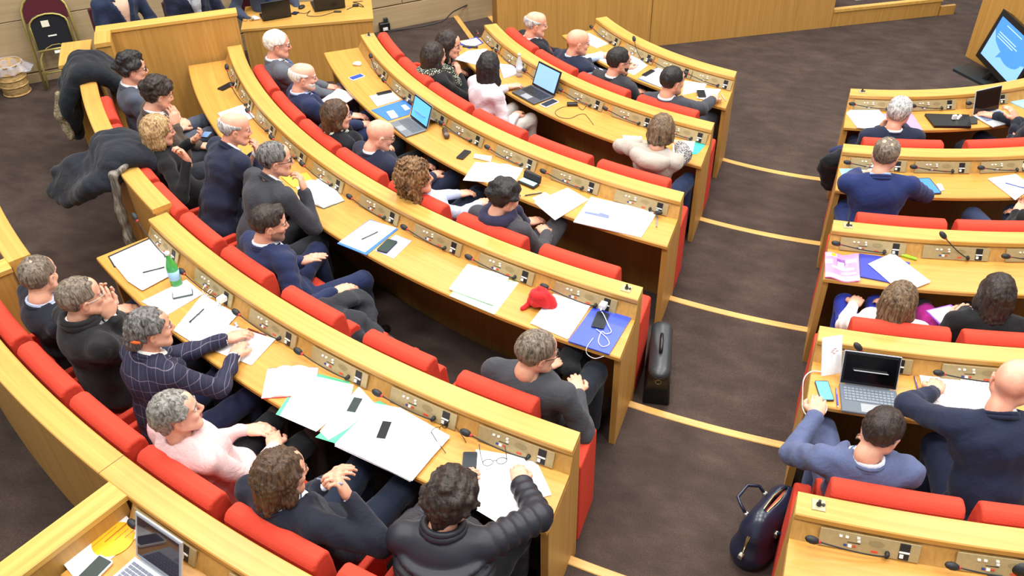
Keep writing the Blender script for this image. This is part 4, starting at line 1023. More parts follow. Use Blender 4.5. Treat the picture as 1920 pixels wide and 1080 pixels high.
for S in PEOPLE:
    vlabel(S['label'])
    if S.get('tm') == 'PLAID': S['tm'] = _plaid
    if S.get('tm') == 'NYLON': S['tm'] = plain('#202129', .5, spec=.4)
    if S.get('scarf') == 'PATTERN': S['scarf'] = _pat
    if S.get('row', 5) <= 2: S.setdefault('lod', 1.25)
    elif S.get('row', 5) == 3 and S.get('side', 'L') == 'L': S.setdefault('lod', 1.1)
    make_person(S); BYLAB[S['label']] = S
def find(s): return next(q for l, q in BYLAB.items() if l.startswith(s))
def person_of(S): return next(o for o in bpy.data.objects if o.get('label') == S['label'])
def held_pen(S, sd_, label, col, L_=.14, d=None, name='pen', off=(.0, .085, .02)):
    base, Rw, H, HR, N_, TR = S['_frame']; s_, E_, W_, hd, pal, cu, A = S['_arms'][sd_]
    p = W_+hd*off[1]+nrm(pal)*off[2]; mouth = H+HR@np.array([0, .105, -.062]); d = nrm(mouth-p) if d is None else nrm(np.array(d, float))
    w = base+Rw@p; dw = Rw@d; t = thing(name, label, name); t.location = tuple(w)
    MB().tube([-dw*.05, dw*(L_*.55), dw*(L_-.062)], [.0042, .0042, .004], 8).build('barrel', plain(col, .4), t, True); MB().tube([dw*(L_-.062), dw*(L_-.05)], [.0038, .001], 8).build('tip', plain('#2a2a30', .4), t, True)
held_pen(find('blond woman'), 1, 'orange pencil held by the blond woman in black sweater', '#d8862c', .15, name='pencil')
held_pen(find('man with shoulder-length'), 1, 'grey pen held at the lips of the long-haired man', '#7f84a0', .15)
held_pen(find('woman with dark curly'), 1, 'white pen in the hand of the quilted-jacket woman', '#e6e2e2', .14, d=(-.3, .2, -.5))
S = find('woman with grey pinned'); base, Rw, H, HR, N_, TR = S['_frame']; m = MB().tube([H+HR@np.array([.094*math.cos(a_)*.93, -.016-.112*math.sin(a_)*.93, -.005])*.92 for a_ in np.linspace(.55, 1.25, 5)], [.006, .009, .009, .009, .006], 8)
m.v = [tuple(v) for v in m.v]; m.build('hair_clip', plain('#e8641e', .4), person_of(S), True)
S = find('woman with brown bob leaning'); s_, E_, W_ = S['_arms'][1][:3]; m = SDF(); m.cone(s_+(E_-s_)*.45, E_, .062, .060, .02); m.cone(E_, E_+(W_-E_)*.85, .058, .048, .02)
sdf_obj('patterned_sleeve', m, .011, spotted_mat('#e6e2da', '#4a4a50', 95, .38), person_of(S), folds(.004, 1, 2))
S = find('woman with dark curly'); base, Rw, H, HR, N_, TR = S['_frame']; m = MB().tube([H+HR@np.array([.095*math.cos(a), .02, .045+.095*math.sin(a)]) for a in np.linspace(-.3, .9, 7)], .005, 6); m.build('hair_band', plain('#1a1416', .3), person_of(S), True)
# ------------------------------------------------------------------ gooseneck microphones
MICB = plain('#1b1b1d', .6); MICR = plain('#b3332b', .5)
def microphone(i, side, ang, label, dt=-.335, dr=.055, dz=.06, up_=None):
    """plugged into the control plate; dt/dr/dz place the head along the row, towards the user and above the plug"""
    c = CL if side == 'L' else CRB; R = RL[i]; z = ZR[i]
    r0 = R+.150; ab = ang+math.degrees(.075/r0)
    b = polar(r0, ab, z+.745, c); t_ = np.array([-math.sin(ab*D2R), math.cos(ab*D2R), 0]); o_ = np.array([math.cos(ab*D2R), math.sin(ab*D2R), 0]); k = np.array([0, 0, 1.0])
    t = thing('gooseneck_microphone', label, 'microphone', b, 0, 'gooseneck microphones on the desks')
    hd = t_*dt+o_*dr+k*dz; p1 = o_*.03+k*.004; p2 = o_*.05-k*.004+t_*(-.03 if dt < 0 else .03)
    MB().tube([o_*-.004, o_*.02, o_*.034-k*.004+t_*np.sign(dt)*.006], [.011, .010, .007], 8).build('plug', MICB, t, True)
    d = nrm(hd-p2); e = hd-d*.055; pts = [p1]
    for s in np.linspace(0, 1, 9)[1:]: pts.append((1-s)**2*p1+2*s*(1-s)*(p2+d*.05)+s*s*e)
    MB().tube(pts, [.0045]+[.0035]*8, 6).build('stem', MICB, t, True)
    MB().tube([e-d*.008, e+d*.005], [.006, .0105], 8).build('light_ring', MICR, t, True)
    m = MB().tube([e+d*q for q in (.004, .016, .034, .050, .058)], [.011, .0165, .0175, .013, .004], 10); m.build('head', MICB, t, True)
OVR = {('L', 5, 0): dict(dt=-.27, dr=.06, dz=.20), ('R', 3, 1): dict(dt=-.20, dr=-.02, dz=.16), ('L', 1, 1): dict(dt=-.16, dr=.0, dz=.17), ('L', 3, 6): dict(dt=.10, dr=.05, dz=.02),
       ('L', 4, 0): dict(dt=-.14, dr=.03, dz=.12), ('R', 4, 0): dict(dt=-.19, dr=.02, dz=.15), ('L', 6, 0): dict(dt=-.255, dr=.03, dz=.035), ('L', 3, 0): dict(dt=-.20, dr=.02, dz=.13), ('R', 1, 1): dict(dt=-.3, dr=.04, dz=.05)}
for side, PP in (('L', PLATEL), ('R', PLATER)):
    for i, angs in PP.items():
        for k, a in enumerate(angs):
            pos = (len(angs)-1-k) if side == 'L' else k
            if side == 'L' and i == 6 and k > 0: continue
            lab = '%s gooseneck microphone from the aisle, %s desk row, %s block' % (ORD[pos], ROWN[i], 'left' if side == 'L' else 'right')
            if i == 6: lab = 'gooseneck microphone over the yellow brochure, bottom left corner'
            microphone(i, side, a, lab, **OVR.get((side, i, k), {}))

# ------------------------------------------------------------------ things lying on the desks
def zdesk(i): return ZR[i]+HD
def sheet(name, label, cat, i, pts, mat, lift=.0012, th=.0012, wavy=0, group=None, z=None):
    """a flat thing lying on the worktop of row i; outline taken where it meets that level"""
    zz = (zdesk(i) if z is None else z)+lift
    P = [at(x, y, zz) for x, y in pts]; c = sum(P)/len(P)
    m = MB().prism([(p-c)[:2] for p in P], 0, th)
    o = m.build(name, mat); o.location = (c[0], c[1], zz); return tag(o, label, cat, group)
def stack(name, label, cat, i, pts, mat, n=3, lift=.0012, th=.0016, group='papers on the desks'):
    """a few leaves slightly out of register, each its own part"""
    zz = zdesk(i)+lift; P = [at(x, y, zz) for x, y in pts]; c = sum(P)/len(P)
    t = thing(name, label, cat, (c[0], c[1], zz), 0, group); rnd = random.Random(int(pts[0][0]))
    for k in range(n):
        a = rnd.uniform(-.02, .02) if k < n-1 else 0; R = rotz(a); dx = np.array([rnd.uniform(-.004, .004), rnd.uniform(-.004, .004), 0]) if k < n-1 else 0
        MB().prism([(R@(p-c)+dx)[:2] for p in P], k*th, (k+1)*th-.0003).build('leaf', mat, t)
    return t
def line_paper(seed, ink='#767d98', per=.015):
    m, N, L, b = new_mat('paper_text'); tc = N.new('ShaderNodeTexCoord'); sp = N.new('ShaderNodeSeparateXYZ'); mp = N.new('ShaderNodeMapping'); mp.inputs['Rotation'].default_value = (0, 0, seed)
    L.new(tc.outputs['Object'], mp.inputs[0]); L.new(mp.outputs[0], sp.inputs[0])
    a = N.new('ShaderNodeMath'); a.operation = 'MULTIPLY'; a.inputs[1].default_value = 1/per; L.new(sp.outputs[1], a.inputs[0])
    f = N.new('ShaderNodeMath'); f.operation = 'FRACT'; L.new(a.outputs[0], f.inputs[0]); g = N.new('ShaderNodeMath'); g.operation = 'LESS_THAN'; g.inputs[1].default_value = .22; L.new(f.outputs[0], g.inputs[0])
    n = N.new('ShaderNodeTexNoise'); n.inputs['Scale'].default_value = 60; L.new(tc.outputs['Object'], n.inputs['Vector'])
    h = N.new('ShaderNodeMath'); h.operation = 'GREATER_THAN'; h.inputs[1].default_value = .52; L.new(n.outputs['Fac'], h.inputs[0])
    q = N.new('ShaderNodeMath'); q.operation = 'MULTIPLY'; L.new(g.outputs[0], q.inputs[0]); L.new(h.outputs[0], q.inputs[1])
    mx = N.new('ShaderNodeMix'); mx.data_type = 'RGBA'; mx.inputs[6].default_value = lin('#f4f4f6'); mx.inputs[7].default_value = lin(ink); L.new(q.outputs[0], mx.inputs[0])
    L.new(mx.outputs[2], b.inputs['Base Color']); b.inputs['Roughness'].default_value = .7; return m
def pen(label, i, a, b, col, r=.0042, z=None, name='pen', tip='#c8c8c8'):
    zz = (zdesk(i) if z is None else z)+r+.003; A, B = at(*a, zz), at(*b, zz); L_ = np.linalg.norm(B-A)
    B = A+(B-A)/L_*min(max(L_, .12), .17); d = (B-A)/np.linalg.norm(B-A)
    t = thing(name, label, 'pen', A, 0, None); m = MB().tube([d*0.012, d*.09, d*.138], [r, r, r*.95], 8); m.build('barrel', plain(col, .35), t, True)
    MB().tube([d*0, d*.012], [r*.25, r*.9], 8).build('tip', plain(tip, .3, .6), t, True); MB().tube([d*.09+np.array([0, 0, r]), d*.134+np.array([0, 0, r*1.3])], .0012, 5).build('clip', plain(tip, .3, .6), t)
def phone(label, i, q, face='#15171b', body='#1a1b1f', lift=.0015, th=.008, z=None, on=False, name='smartphone'):
    zz = (zdesk(i) if z is None else z)+lift; P = [at(x, y, zz) for x, y in q]; c = sum(P)/4
    ex = nrm((P[1]-P[0])+(P[2]-P[3])); w = .5*(np.linalg.norm(P[1]-P[0])+np.linalg.norm(P[2]-P[3])); ey = np.cross([0, 0, 1.0], ex); h = abs(np.dot(.5*((P[3]-P[0])+(P[2]-P[1])), ey))
    t = thing(name, label, 'phone', c, math.atan2(ex[1], ex[0]), 'phones on the desks')
    def rr(w_, h_, r_): return [(sx*(w_/2-r_)+r_*math.cos(a), sy*(h_/2-r_)+r_*math.sin(a)) for sx, sy, a0 in ((1, 1, 0), (-1, 1, 90), (-1, -1, 180), (1, -1, 270)) for a in (a0*D2R, (a0+45)*D2R, (a0+90)*D2R)]
    MB().prism(rr(w, h, min(w, h)*.1), 0, th).build('case', plain(body, .4), t)
    MB().prism(rr(w*.92 if w > h else w*.9, h*.9 if w > h else h*.92, min(w, h)*.05), th, th+.0006).build('screen', plain(face, .45, spec=.2, emit=.9 if on else 0), t)
    return t
def laptop(label, q, z, body, lid, key, sh, tilt, screen=None, frame='#101114', kick=False, name='laptop', keys=(12, 5), pad=True, ls=.1):
    """q: front left, front right, hinge right, hinge left on the table level z"""
    P = [at(x, y, z) for x, y in q]; hm = .5*(P[2]+P[3]); fm = .5*(P[0]+P[1]); ex = nrm((P[1]-P[0])+(P[2]-P[3])); w = .5*(np.linalg.norm(P[1]-P[0])+np.linalg.norm(P[2]-P[3]))
    dv = hm-fm; dv = dv-ex*np.dot(dv, ex); dp = float(np.linalg.norm(dv)); ey = dv/dp
    if np.cross(ex, ey)[2] < 0: ex = -ex
    t = thing(name, label, 'laptop', (hm[0], hm[1], z), math.atan2(ex[1], ex[0]), 'laptops on the desks')
    bo = MB().box(-w/2, w/2, -dp, 0, .003, .016, .003).build('base', body, t)
    kb = MB(); nx, ny = keys; kw = w*.88/nx; kd = dp*.5/ny
    for a in range(nx):
        for b in range(ny):
            if b == 0 and 3 <= a <= nx-5:
                if a == 3: kb.box(-w*.44+a*kw+kw*.1, -w*.44+(nx-4)*kw-kw*.1, -dp*.60+b*kd+kd*.12, -dp*.60+(b+1)*kd-kd*.12, .016, .0185)
                continue
            kb.box(-w*.44+a*kw+kw*.1, -w*.44+(a+1)*kw-kw*.1, -dp*.60+b*kd+kd*.12, -dp*.60+(b+1)*kd-kd*.12, .016, .0185)
    ko = kb.build('keys', key, t); ko['kind'] = 'stuff'
    if pad: MB().box(-w*.16, w*.16, -dp*.95, -dp*.65, .016, .0167).build('touchpad', plain('#8d9095' if body is not BLACKP else '#2a2b2e', .35), t)
    MB().tube([(-w*.38, 0, .012), (w*.38, 0, .012)], .006, 8).build('hinge', plain(frame, .4), t)
    R = rotx(-tilt*D2R); pt = lambda x, y, zz: tuple(np.array([0, .004, .014])+R@np.array([x, y, zz]))
    def slab(x0, x1, y0, y1, z0, z1):
        m = MB().box(x0, x1, y0, y1, z0, z1, .002); m.v = [pt(*v) for v in m.v]; return m
    ld = slab(-w/2, w/2, 0, .008, 0, sh).build('lid', lid, t)
    slab(-w/2+.004, w/2-.004, -.0012, .0012, .004, sh-.004).build('bezel', plain(frame, .25), ld)
    sc = slab(-w/2+.014, w/2-.014, -.0022, .001, .018, sh-.014).build('screen', screen or plain('#0b0b0e', .2, spec=.3), ld)
    if kick:
        m = MB().box(-w*.3, w*.3, 0, .004, 0, .16); Rk = rotx(28*D2R); m.v = [tuple(np.array([0, .004, .0])+np.array([v[0], .155-.9*v[2]+v[1], v[2]*.62+.002])) for v in m.v]; m.build('kickstand', lid, t)
    return t, (w, dp, sh, pt)
def cable(label, pts, col, r=.0022, name='cable', cat='cable'):
    pts = [np.array(p) for p in pts]; c = pts[0]; Q = []
    for i in range(len(pts)-1):
        p0, p1, p2, p3 = pts[max(i-1, 0)], pts[i], pts[i+1], pts[min(i+2, len(pts)-1)]
        for s in np.linspace(0, 1, 7)[:-1]: Q.append(.5*((2*p1)+(-p0+p2)*s+(2*p0-5*p1+4*p2-p3)*s*s+(-p0+3*p1-3*p2+p3)*s**3)-c)
    Q.append(pts[-1]-c); o = MB().tube(Q, r, 6).build(name, plain(col, .45), None, True); o.location = tuple(c); return tag(o, label, cat)
def cpx(i, *pts): return [at(x, y, zdesk(i)+h) for x, y, h in [p if len(p) == 3 else (*p, .003) for p in pts]]
BLUE = plain('#2f6fc0', .5); NAVY = plain('#2a35a0', .45); GREEN = plain('#4fc08a', .6); TEAL = plain('#35b5a0', .6); LBLUE = plain('#8fc4ec', .6); LILAC = plain('#b48ad6', .6)
TXT = [line_paper(s) for s in (.3, 1.2, 2.1)]
g = 'papers on the desks'
# front row
stack('paper_sheets', 'white papers on the front desk beside the bald man in padded vest', 'paper', 1, [(1104, 62), (1140, 82), (1118, 90), (1096, 80)], TXT[0])
stack('paper_sheets', 'white papers in front of the bearded man, front row', 'paper', 1, [(1117, 110), (1184, 98), (1214, 124), (1190, 141)], PAPER)
pen('black pen on the bearded man\'s papers, front row', 1, (1185, 131), (1196, 122), '#25262c')
sheet('folder', 'dark blue folder under papers between the two aisle-end men, front row', 'folder', 1, [(1196, 148), (1240, 122), (1256, 131), (1240, 165)], BLUE, .0005, .002)
stack('paper_sheets', 'white papers on the blue folder, front row', 'paper', 1, [(1199, 147), (1237, 126), (1252, 133), (1239, 164)], PAPER, lift=.003)
phone('black phone lying on the blue folder, front row', 1, [(1203, 141), (1221, 131), (1228, 134), (1211, 144)], lift=.009)
stack('paper_sheets', 'white papers right of the grey-suited man, front row', 'paper', 1, [(1284, 152), (1325, 158), (1320, 170), (1280, 178)], PAPER)
stack('paper_sheets', 'white sheet under the dark phone near the front aisle end', 'paper', 1, [(1321, 166), (1351, 168), (1337, 190), (1306, 184)], PAPER, lift=.006)
phone('dark phone on white sheet near the front aisle end', 1, [(1307, 170), (1322, 170), (1323, 183), (1308, 183)], lift=.0115)
pen('slim red and white pen at the front aisle end', 1, (1352, 176), (1360, 187), '#d8d2d0', tip='#b04040')
# second row
sheet('folder', 'dark blue folder at the far end of the second row', 'folder', 2, [(856, 81), (894, 69), (907, 81), (880, 92)], NAVY, .0005, .002)
stack('paper_sheets', 'white papers on dark blue folder, far end of second row', 'paper', 2, [(861, 79), (893, 72), (903, 81), (882, 89)], PAPER, lift=.003)
o = MB().box(-.075, .075, -.014, .014, 0, .014, .004).build('pen_case', BLACKP); p = at(882, 89, zdesk(2)); o.location = (p[0], p[1], p[2]+.001); o.rotation_euler = (0, 0, .1); tag(o, 'slim black case beside papers, far end of second row', 'case')
stack('paper_sheets', 'white papers before the two talking women, second row', 'paper', 2, [(852, 111), (877, 96), (914, 92), (899, 124)], PAPER)
sheet('notebook', 'pale blue notebook beside the clear water bottle', 'notebook', 2, [(936, 122), (967, 125), (980, 137), (944, 148)], plain('#d4dcf2', .6), .001, .014)
t, _ = laptop('open laptop with bright blue screen near the woman in white jacket', [(960, 175), (1002, 199), (1038, 183), (997, 162)], zdesk(2), plain('#4a4d52', .35, .3), plain('#26282c', .4), BLACKP, .215, 22, plain('#7fa6f0', .3, emit=.75))
phone('white phone leaning by the second-row laptop', 2, [(1012, 197), (1037, 186), (1048, 192), (1023, 203)], '#20232b', '#efeff2', th=.009)
t = thing('power_adapter', 'black power adapter with loose cable on the second-row desk', 'adapter', at(1073, 198, zdesk(2)), .35); MB().box(-.045, .045, -.02, .02, 0, .028, .005).build('brick', BLACKP, t)
cable('thin grey cable looping beside the black power adapter', cpx(2, (1064, 199, .012), (1052, 202), (1041, 210), (1048, 219), (1068, 222), (1085, 215), (1096, 214), (1104, 222), (1113, 234)), '#2c2d30', .0022)
cable('short black cable from the adapter to the power socket', cpx(2, (1081, 196, .014), (1092, 206), (1100, 198), (1108, 190, .03)), '#1c1c1f', .0024)
stack('paper_sheets', 'small white notepad left of the hooded woman', 'paper', 2, [(1167, 256), (1203, 258), (1203, 266), (1169, 264)], PAPER, th=.004)
sheet('folder', 'turquoise folder beside the hooded woman on the second-row aisle end', 'folder', 2, [(1262, 262), (1327, 267), (1308, 289), (1262, 292)], TEAL, .0005, .002)
stack('paper_sheets', 'white papers on the turquoise folder', 'paper', 2, [(1262, 263), (1303, 266), (1299, 285), (1262, 289)], PAPER, lift=.003)
# clear bottle
def bottle(label, p, h, r, mat, cap, lab, water=None):
    t = thing('bottle', label, 'bottle', p); k = h/.25
    prof = [(r*.85, 0), (r, .006), (r, h*.52), (r*.93, h*.60), (r*.42, h*.82), (r*.36, h*.90), (r*.36, h*.93)]
    MB().lathe(prof, n=18).build('body', mat, t, True); MB().lathe([(r*.42, h*.925), (r*.42, h), (r*.3, h+.001)], n=14).build('cap', plain(cap, .4), t, True)
    MB().lathe([(r*1.012, h*.20), (r*1.012, h*.46)], n=18).build('label', lab, t, True)
CLEAR = plain('#dfe8f5', .08, alpha=.45); GREENG = plain('#3fae4c', .1, alpha=.8)
bottle('clear plastic water bottle on the second-row desk', at(974, 143, zdesk(2)), .215, .031, CLEAR, '#c7d3ea', plain('#c9cfe0', .5, alpha=.8))
bottle('green glass water bottle on the fifth-row desk', at(332, 533, zdesk(5)), .235, .034, GREENG, '#e9e9e4', plain('#9fc7e6', .5))
# third row
phone('white phone with blue screen at the far end of the third row', 3, [(653, 147), (677, 139), (684, 144), (661, 152)], '#27479a', '#eceef2')
m = SDF(); c0 = at(669, 122, zdesk(3)); m.ell((0, 0, .012), (.035, .022, .014)).ell((.02, .01, .016), (.02, .016, .014)).ell((-.02, -.006, .012), (.018, .018, .013))
o = sdf_obj('tissue', m, .005, PAPER, None, folds(.004, 1, 4)); o.location = tuple(c0); tag(o, 'crumpled white tissue at the far end of the third row', 'tissue')
stack('paper_sheets', 'white papers on the third-row desk left of the blue folder', 'paper', 3, [(692, 181), (735, 172), (751, 187), (707, 200)], PAPER)
phone('dark phone above the white papers, third row', 3, [(704, 176), (731, 170), (737, 173), (710, 179)], lift=.008)
sheet('folder', 'blue card folder left of the third-row laptop', 'folder', 3, [(696, 207), (759, 187), (773, 198), (767, 215), (728, 227)], BLUE, .001, .003)
sheet('paper_label', 'small white label on the blue card folder', 'label', 3, [(752, 198), (760, 196), (769, 204), (760, 207)], PAPER, .0045, .0006)
phone('white phone lying on the blue card folder', 3, [(724, 211), (738, 208), (747, 220), (734, 223)], '#9fb6d8', '#f0f0f0', lift=.0045)
laptop('grey tablet laptop on kickstand with bright blue screen, third row', [(732, 235), (763, 262), (800, 246), (768, 222)], zdesk(3), plain('#6f757c', .4, .2), plain('#8e9298', .35, .3), plain('#5b6168', .5), .195, 20, plain('#5fb0f5', .3, emit=.7), kick=True)
t = thing('glasses_case', 'brown glasses case on the third-row desk', 'case', at(836, 254, zdesk(3)), -1.0); m = SDF(); m.cone((-.05, 0, .022), (.05, 0, .022), .024, .024, .01, xd=np.array([0, 1.0, 0]), flat=.9); sdf_obj('shell', m, .006, plain('#4a3a2e', .4), t); MB().box(.03, .06, -.02, .02, .02, .045, .006).build('clasp', plain('#6a5a4c', .35), t)
phone('black phone on the third-row desk left of the open book', 3, [(855, 297), (871, 282), (884, 285), (868, 300)], th=.009)
stack('paper_sheets', 'small white notepad above the open book, third row', 'paper', 3, [(888, 297), (890, 291), (922, 295), (920, 304)], PAPER, th=.004)
def open_book(label, i, L_, fold_t, Rr, fold_b, cover, seam='#d8d8dc', lift=.002):
    """two leaves bulging from a central fold"""
    zz = zdesk(i)+lift; lt, lb = [at(*p, zz) for p in L_]; rt, rb = [at(*p, zz) for p in Rr]; ft, fb = at(*fold_t, zz), at(*fold_b, zz); c = (lt+lb+rt+rb)/4
    t = thing('open_book', label, 'book', c)
    MB().prism([(p-c)[:2] for p in (lt, ft, rt, rb, fb, lb)], -.0012, .001).build('cover', plain(cover, .5), t)
    for a, b, d, e in ((lt, lb, ft, fb), (ft, fb, rt, rb)):
        V = []; n = 8
        for k in range(n+1):
            s = k/n; h = .002+.014*math.sin(math.pi*min(1, (s if a is ft else 1-s)*1.6+.02))**.8 if True else 0
            for u in (.02, .98): V.append(a+(d-a)*s+((b+(e-b)*s)-(a+(d-a)*s))*u+np.array([0, 0, h])-c)
        bot = [v-np.array([0, 0, 1])*(v[2]-.0012) for v in V]; m = len(V); f = []
        for k in range(n):
            q = 2*k; f += [(q, q+1, q+3, q+2), (m+q, m+q+2, m+q+3, m+q+1), (q, q+2, m+q+2, m+q), (q+1, m+q+1, m+q+3, q+3)]
        f += [(0, m, m+1, 1), (m-2, m-1, 2*m-1, 2*m-2)]
        mesh_obj('page_block', V+bot, f, PAPER, t)
open_book('open white notebook on the third-row desk behind the curly-haired woman', 3, [(891, 304), (868, 338)], (936, 308), [(982, 315), (966, 341)], (918, 342), '#e8e4da')
t = thing('glasses_case', 'open black spectacle case with pale lining, third row', 'case', at(991, 346, zdesk(3)), -.35)
MB().box(-.075, .075, -.035, .03, 0, .022, .006).build('tray', BLACKP, t); MB().box(-.066, .066, -.027, .022, .022, .025).build('lining', plain('#9cc4c8', .6), t); m = MB().box(-.075, .075, 0, .018, 0, .06, .005); m.v = [(a, .028+b+.25*c_, c_+.012) for a, b, c_ in m.v]; m.build('lid', BLACKP, t)
pen('black pen in front of the open spectacle case', 3, (981, 367), (1012, 362), '#202126')
stack('paper_sheets', 'white papers turned askew near the man with crossed legs', 'paper', 3, [(1002, 380), (1064, 353), (1103, 375), (1041, 413)], PAPER, n=4)
stack('paper_sheets', 'small white slip under the pen, third row', 'paper', 3, [(998, 372), (1022, 361), (1036, 369), (1006, 380)], PAPER, n=2)
sheet('document', 'large white document with blue printed heading, third-row aisle end', 'paper', 3, [(1075, 417), (1108, 370), (1172, 385), (1184, 379), (1233, 399), (1202, 446)], PAPER, .001, .006, group=g)
sheet('printed_heading', 'blue printed heading block on the large white document', 'print', 3, [(1096, 396), (1124, 401), (1124, 398), (1143, 404), (1141, 410), (1096, 400)], plain('#6d78c4', .7), .0072, .0004)
pen('steel pen beside the large document, third-row aisle end', 3, (1232, 404), (1231, 428), '#8a8d96')
# fourth row
phone('black phone at the far end of the fourth-row desk', 4, [(409, 167), (432, 154), (442, 159), (416, 171)])
stack('paper_sheets', 'white papers before the bald man with raised hands', 'paper', 4, [(408, 213), (455, 197), (478, 220), (432, 240)], PAPER)
stack('paper_sheets', 'yellow sheet beneath the charcoal-suited man\'s arm', 'paper', 4, [(528, 333), (575, 324), (592, 345), (550, 352)], plain('#e8b43c', .7))
open_book('open white notebook in front of the man with fist at mouth', 4, [(552, 346), (574, 380)], (592, 338), [(612, 334), (646, 377)], (607, 392), '#3a4a3c')
sheet('folder', 'bright blue folder before the stubbled man', 'folder', 4, [(632, 457), (694, 412), (747, 430), (687, 479)], BLUE, .0005, .003)
stack('paper_sheets', 'white papers on the bright blue folder', 'paper', 4, [(637, 454), (694, 414), (743, 428), (685, 473)], PAPER, lift=.004)
pen('slim grey pen on the white papers, fourth row', 4, (675, 450), (703, 437), '#4a4d5c', z=zdesk(4)+.008)
sheet('leaflet', 'violet and white leaflet under the green phone', 'leaflet', 4, [(703, 470), (742, 440), (772, 452), (738, 485)], plain('#aab0e2', .5), .001, .001)
phone('green-black phone lying on the violet leaflet', 4, [(707, 470), (727, 449), (746, 455), (724, 476)], '#2c3d38', '#15211f', lift=.003, th=.01)
sheet('leaflet', 'pale green sheet under white papers, fourth row', 'paper', 4, [(843, 555), (880, 502), (973, 530), (927, 590)], plain('#bfe8c4', .7), .0005, .0012)
stack('paper_sheets', 'thick white papers on the pale green sheet', 'paper', 4, [(843, 544), (877, 498), (954, 522), (925, 574)], plain('#eef4ea', .7), n=5, lift=.002, th=.003)
m = SDF(); rnd = random.Random(8)
for k in range(16):
    a = k*.9; r = .065*(1-.035*k); h = .02+.0045*k; m.cone((r*math.cos(a), r*math.sin(a)*.8, h), (r*math.cos(a+.9), r*math.sin(a+.9)*.8, h+.004), .027, .027, .012)
m.cone((-.06, -.03, .02), (-.085, -.075, .012), .022, .012, .01)
o = sdf_obj('scarf', m, .006, cloth('#c01f22', scale=80, bump=.6), None, folds(.008, 1, 6)); p = at(1013, 572, zdesk(4)); o.location = tuple(p); tag(o, 'red scarf bundled on the fourth-row desk', 'scarf')
stack('paper_sheets', 'white papers between the red scarf and blue folder', 'paper', 4, [(995, 607), (1042, 547), (1108, 573), (1065, 636)], PAPER, n=5, th=.002)
sheet('folder', 'royal blue plastic folder at the fourth-row aisle end', 'folder', 4, [(1065, 641), (1113, 576), (1184, 597), (1142, 666)], plain('#3a50c8', .35), .001, .008)
phone('black phone charging on the royal blue folder', 4, [(1108, 613), (1120, 585), (1143, 590), (1132, 619)], '#1c2229', '#14181c', lift=.0095, th=.009)
def charger(label, i, side, ang):
    c = CL if side == 'L' else CRB; q = polar(RL[i]+.165, ang, ZR[i]+.765, c); t = thing('charger_plug', label, 'charger', q, (ang+90)*D2R); MB().box(-.019, .019, -.035, .012, -.012, .026, .006).build('body', WHITEP, t); MB().tube([(0, -.035, 0), (0, -.05, -.003)], [.006, .004], 8).build('cable_boot', WHITEP, t); return q
q = charger('white charger plug in the socket above the royal blue folder', 4, 'L', -97.9)
cable('white charging cable from plug to phone on the royal blue folder', [q+np.array([0, -.05, -.01])]+cpx(4, (1132, 590, .03), (1140, 608, .02), (1146, 622, .015), (1136, 626, .014), (1128, 622, .014), (1122, 640, .012), (1130, 650, .012), (1142, 645, .012), (1136, 632, .014), (1118, 617, .014)), '#eceaf0', .0024)
cable('white earphone lead hanging off the royal blue folder', cpx(4, (1112, 634, .012), (1100, 652, .012), (1101, 664, -.02), (1115, 672, -.03), (1132, 668, .0)), '#e8e6ee', .002)
# fifth row
sheet('folder', 'dark folder under papers at the far end of the fifth row', 'folder', 5, [(202, 481), (290, 442), (322, 470), (214, 502)], plain('#23222b', .5), .0005, .002)
stack('paper_sheets', 'white papers in the dark folder, far end of fifth row', 'paper', 5, [(206, 483), (289, 446), (318, 470), (216, 499)], PAPER, lift=.003)
stack('paper_sheets', 'white papers with black pen, far end of fifth row', 'paper', 5, [(216, 498), (312, 470), (322, 516), (266, 545), (240, 528)], PAPER, lift=.008)
pen('black ballpoint on the far fifth-row papers', 5, (264, 512), (284, 507), '#1d1d24', z=zdesk(5)+.013)
stack('paper_sheets', 'white papers behind the green bottle', 'paper', 5, [(266, 566), (350, 525), (381, 552), (311, 592)], PAPER)
phone('pale green phone lying on papers by the green bottle', 5, [(323, 552), (361, 544), (363, 554), (325, 562)], '#b9cfcb', '#4a5250', lift=.0065, th=.012)
stack('paper_sheets', 'white papers under the writing hand, fifth row', 'paper', 5, [(326, 620), (380, 553), (445, 590), (402, 637), (356, 639)], TXT[1], lift=.004)
pen('black pen on papers beside the writing hand', 5, (352, 607), (377, 584), '#23232b', z=zdesk(5)+.01)
q = charger('white charger plug in the socket beside the green bottle', 5, 'L', -112.0)
cable('white charging cable coiled beside the green bottle', [q+np.array([-.01, -.05, 0])]+cpx(5, (404, 557, .02), (390, 556, .012), (380, 546, .012), (385, 535, .03), (397, 532, .04), (398, 545, .03), (388, 553, .012), (393, 543, .03), (402, 546, .02)), '#e6e2da', .0028)
stack('paper_sheets', 'white papers before the woman in plaid jacket', 'paper', 5, [(394, 655), (427, 609), (517, 637), (472, 685)], PAPER, n=3)
t = thing('usb_stick', 'small silver stick above the plaid woman\'s papers', 'usb stick', at(444, 611, zdesk(5)), -.7); MB().box(-.028, .012, -.008, .008, 0, .009, .002).build('body', plain('#c9c9cc', .3, .5), t); MB().box(.012, .028, -.006, .006, .002, .007).build('connector', plain('#9a9aa0', .3, .8), t)
pen('dark red pen above the plaid woman\'s papers', 5, (462, 615), (500, 629), '#7c1f22')
open_book('open notebook with red edge before the woman in pink', 5, [(502, 691), (490, 748)], (548, 687), [(597, 689), (588, 743)], (538, 745), '#c03038')
sheet('folder', 'green card folder under papers, fifth-row middle', 'folder', 5, [(517, 777), (540, 744), (596, 701), (655, 716), (664, 730), (596, 808)], GREEN, .0005, .0015)
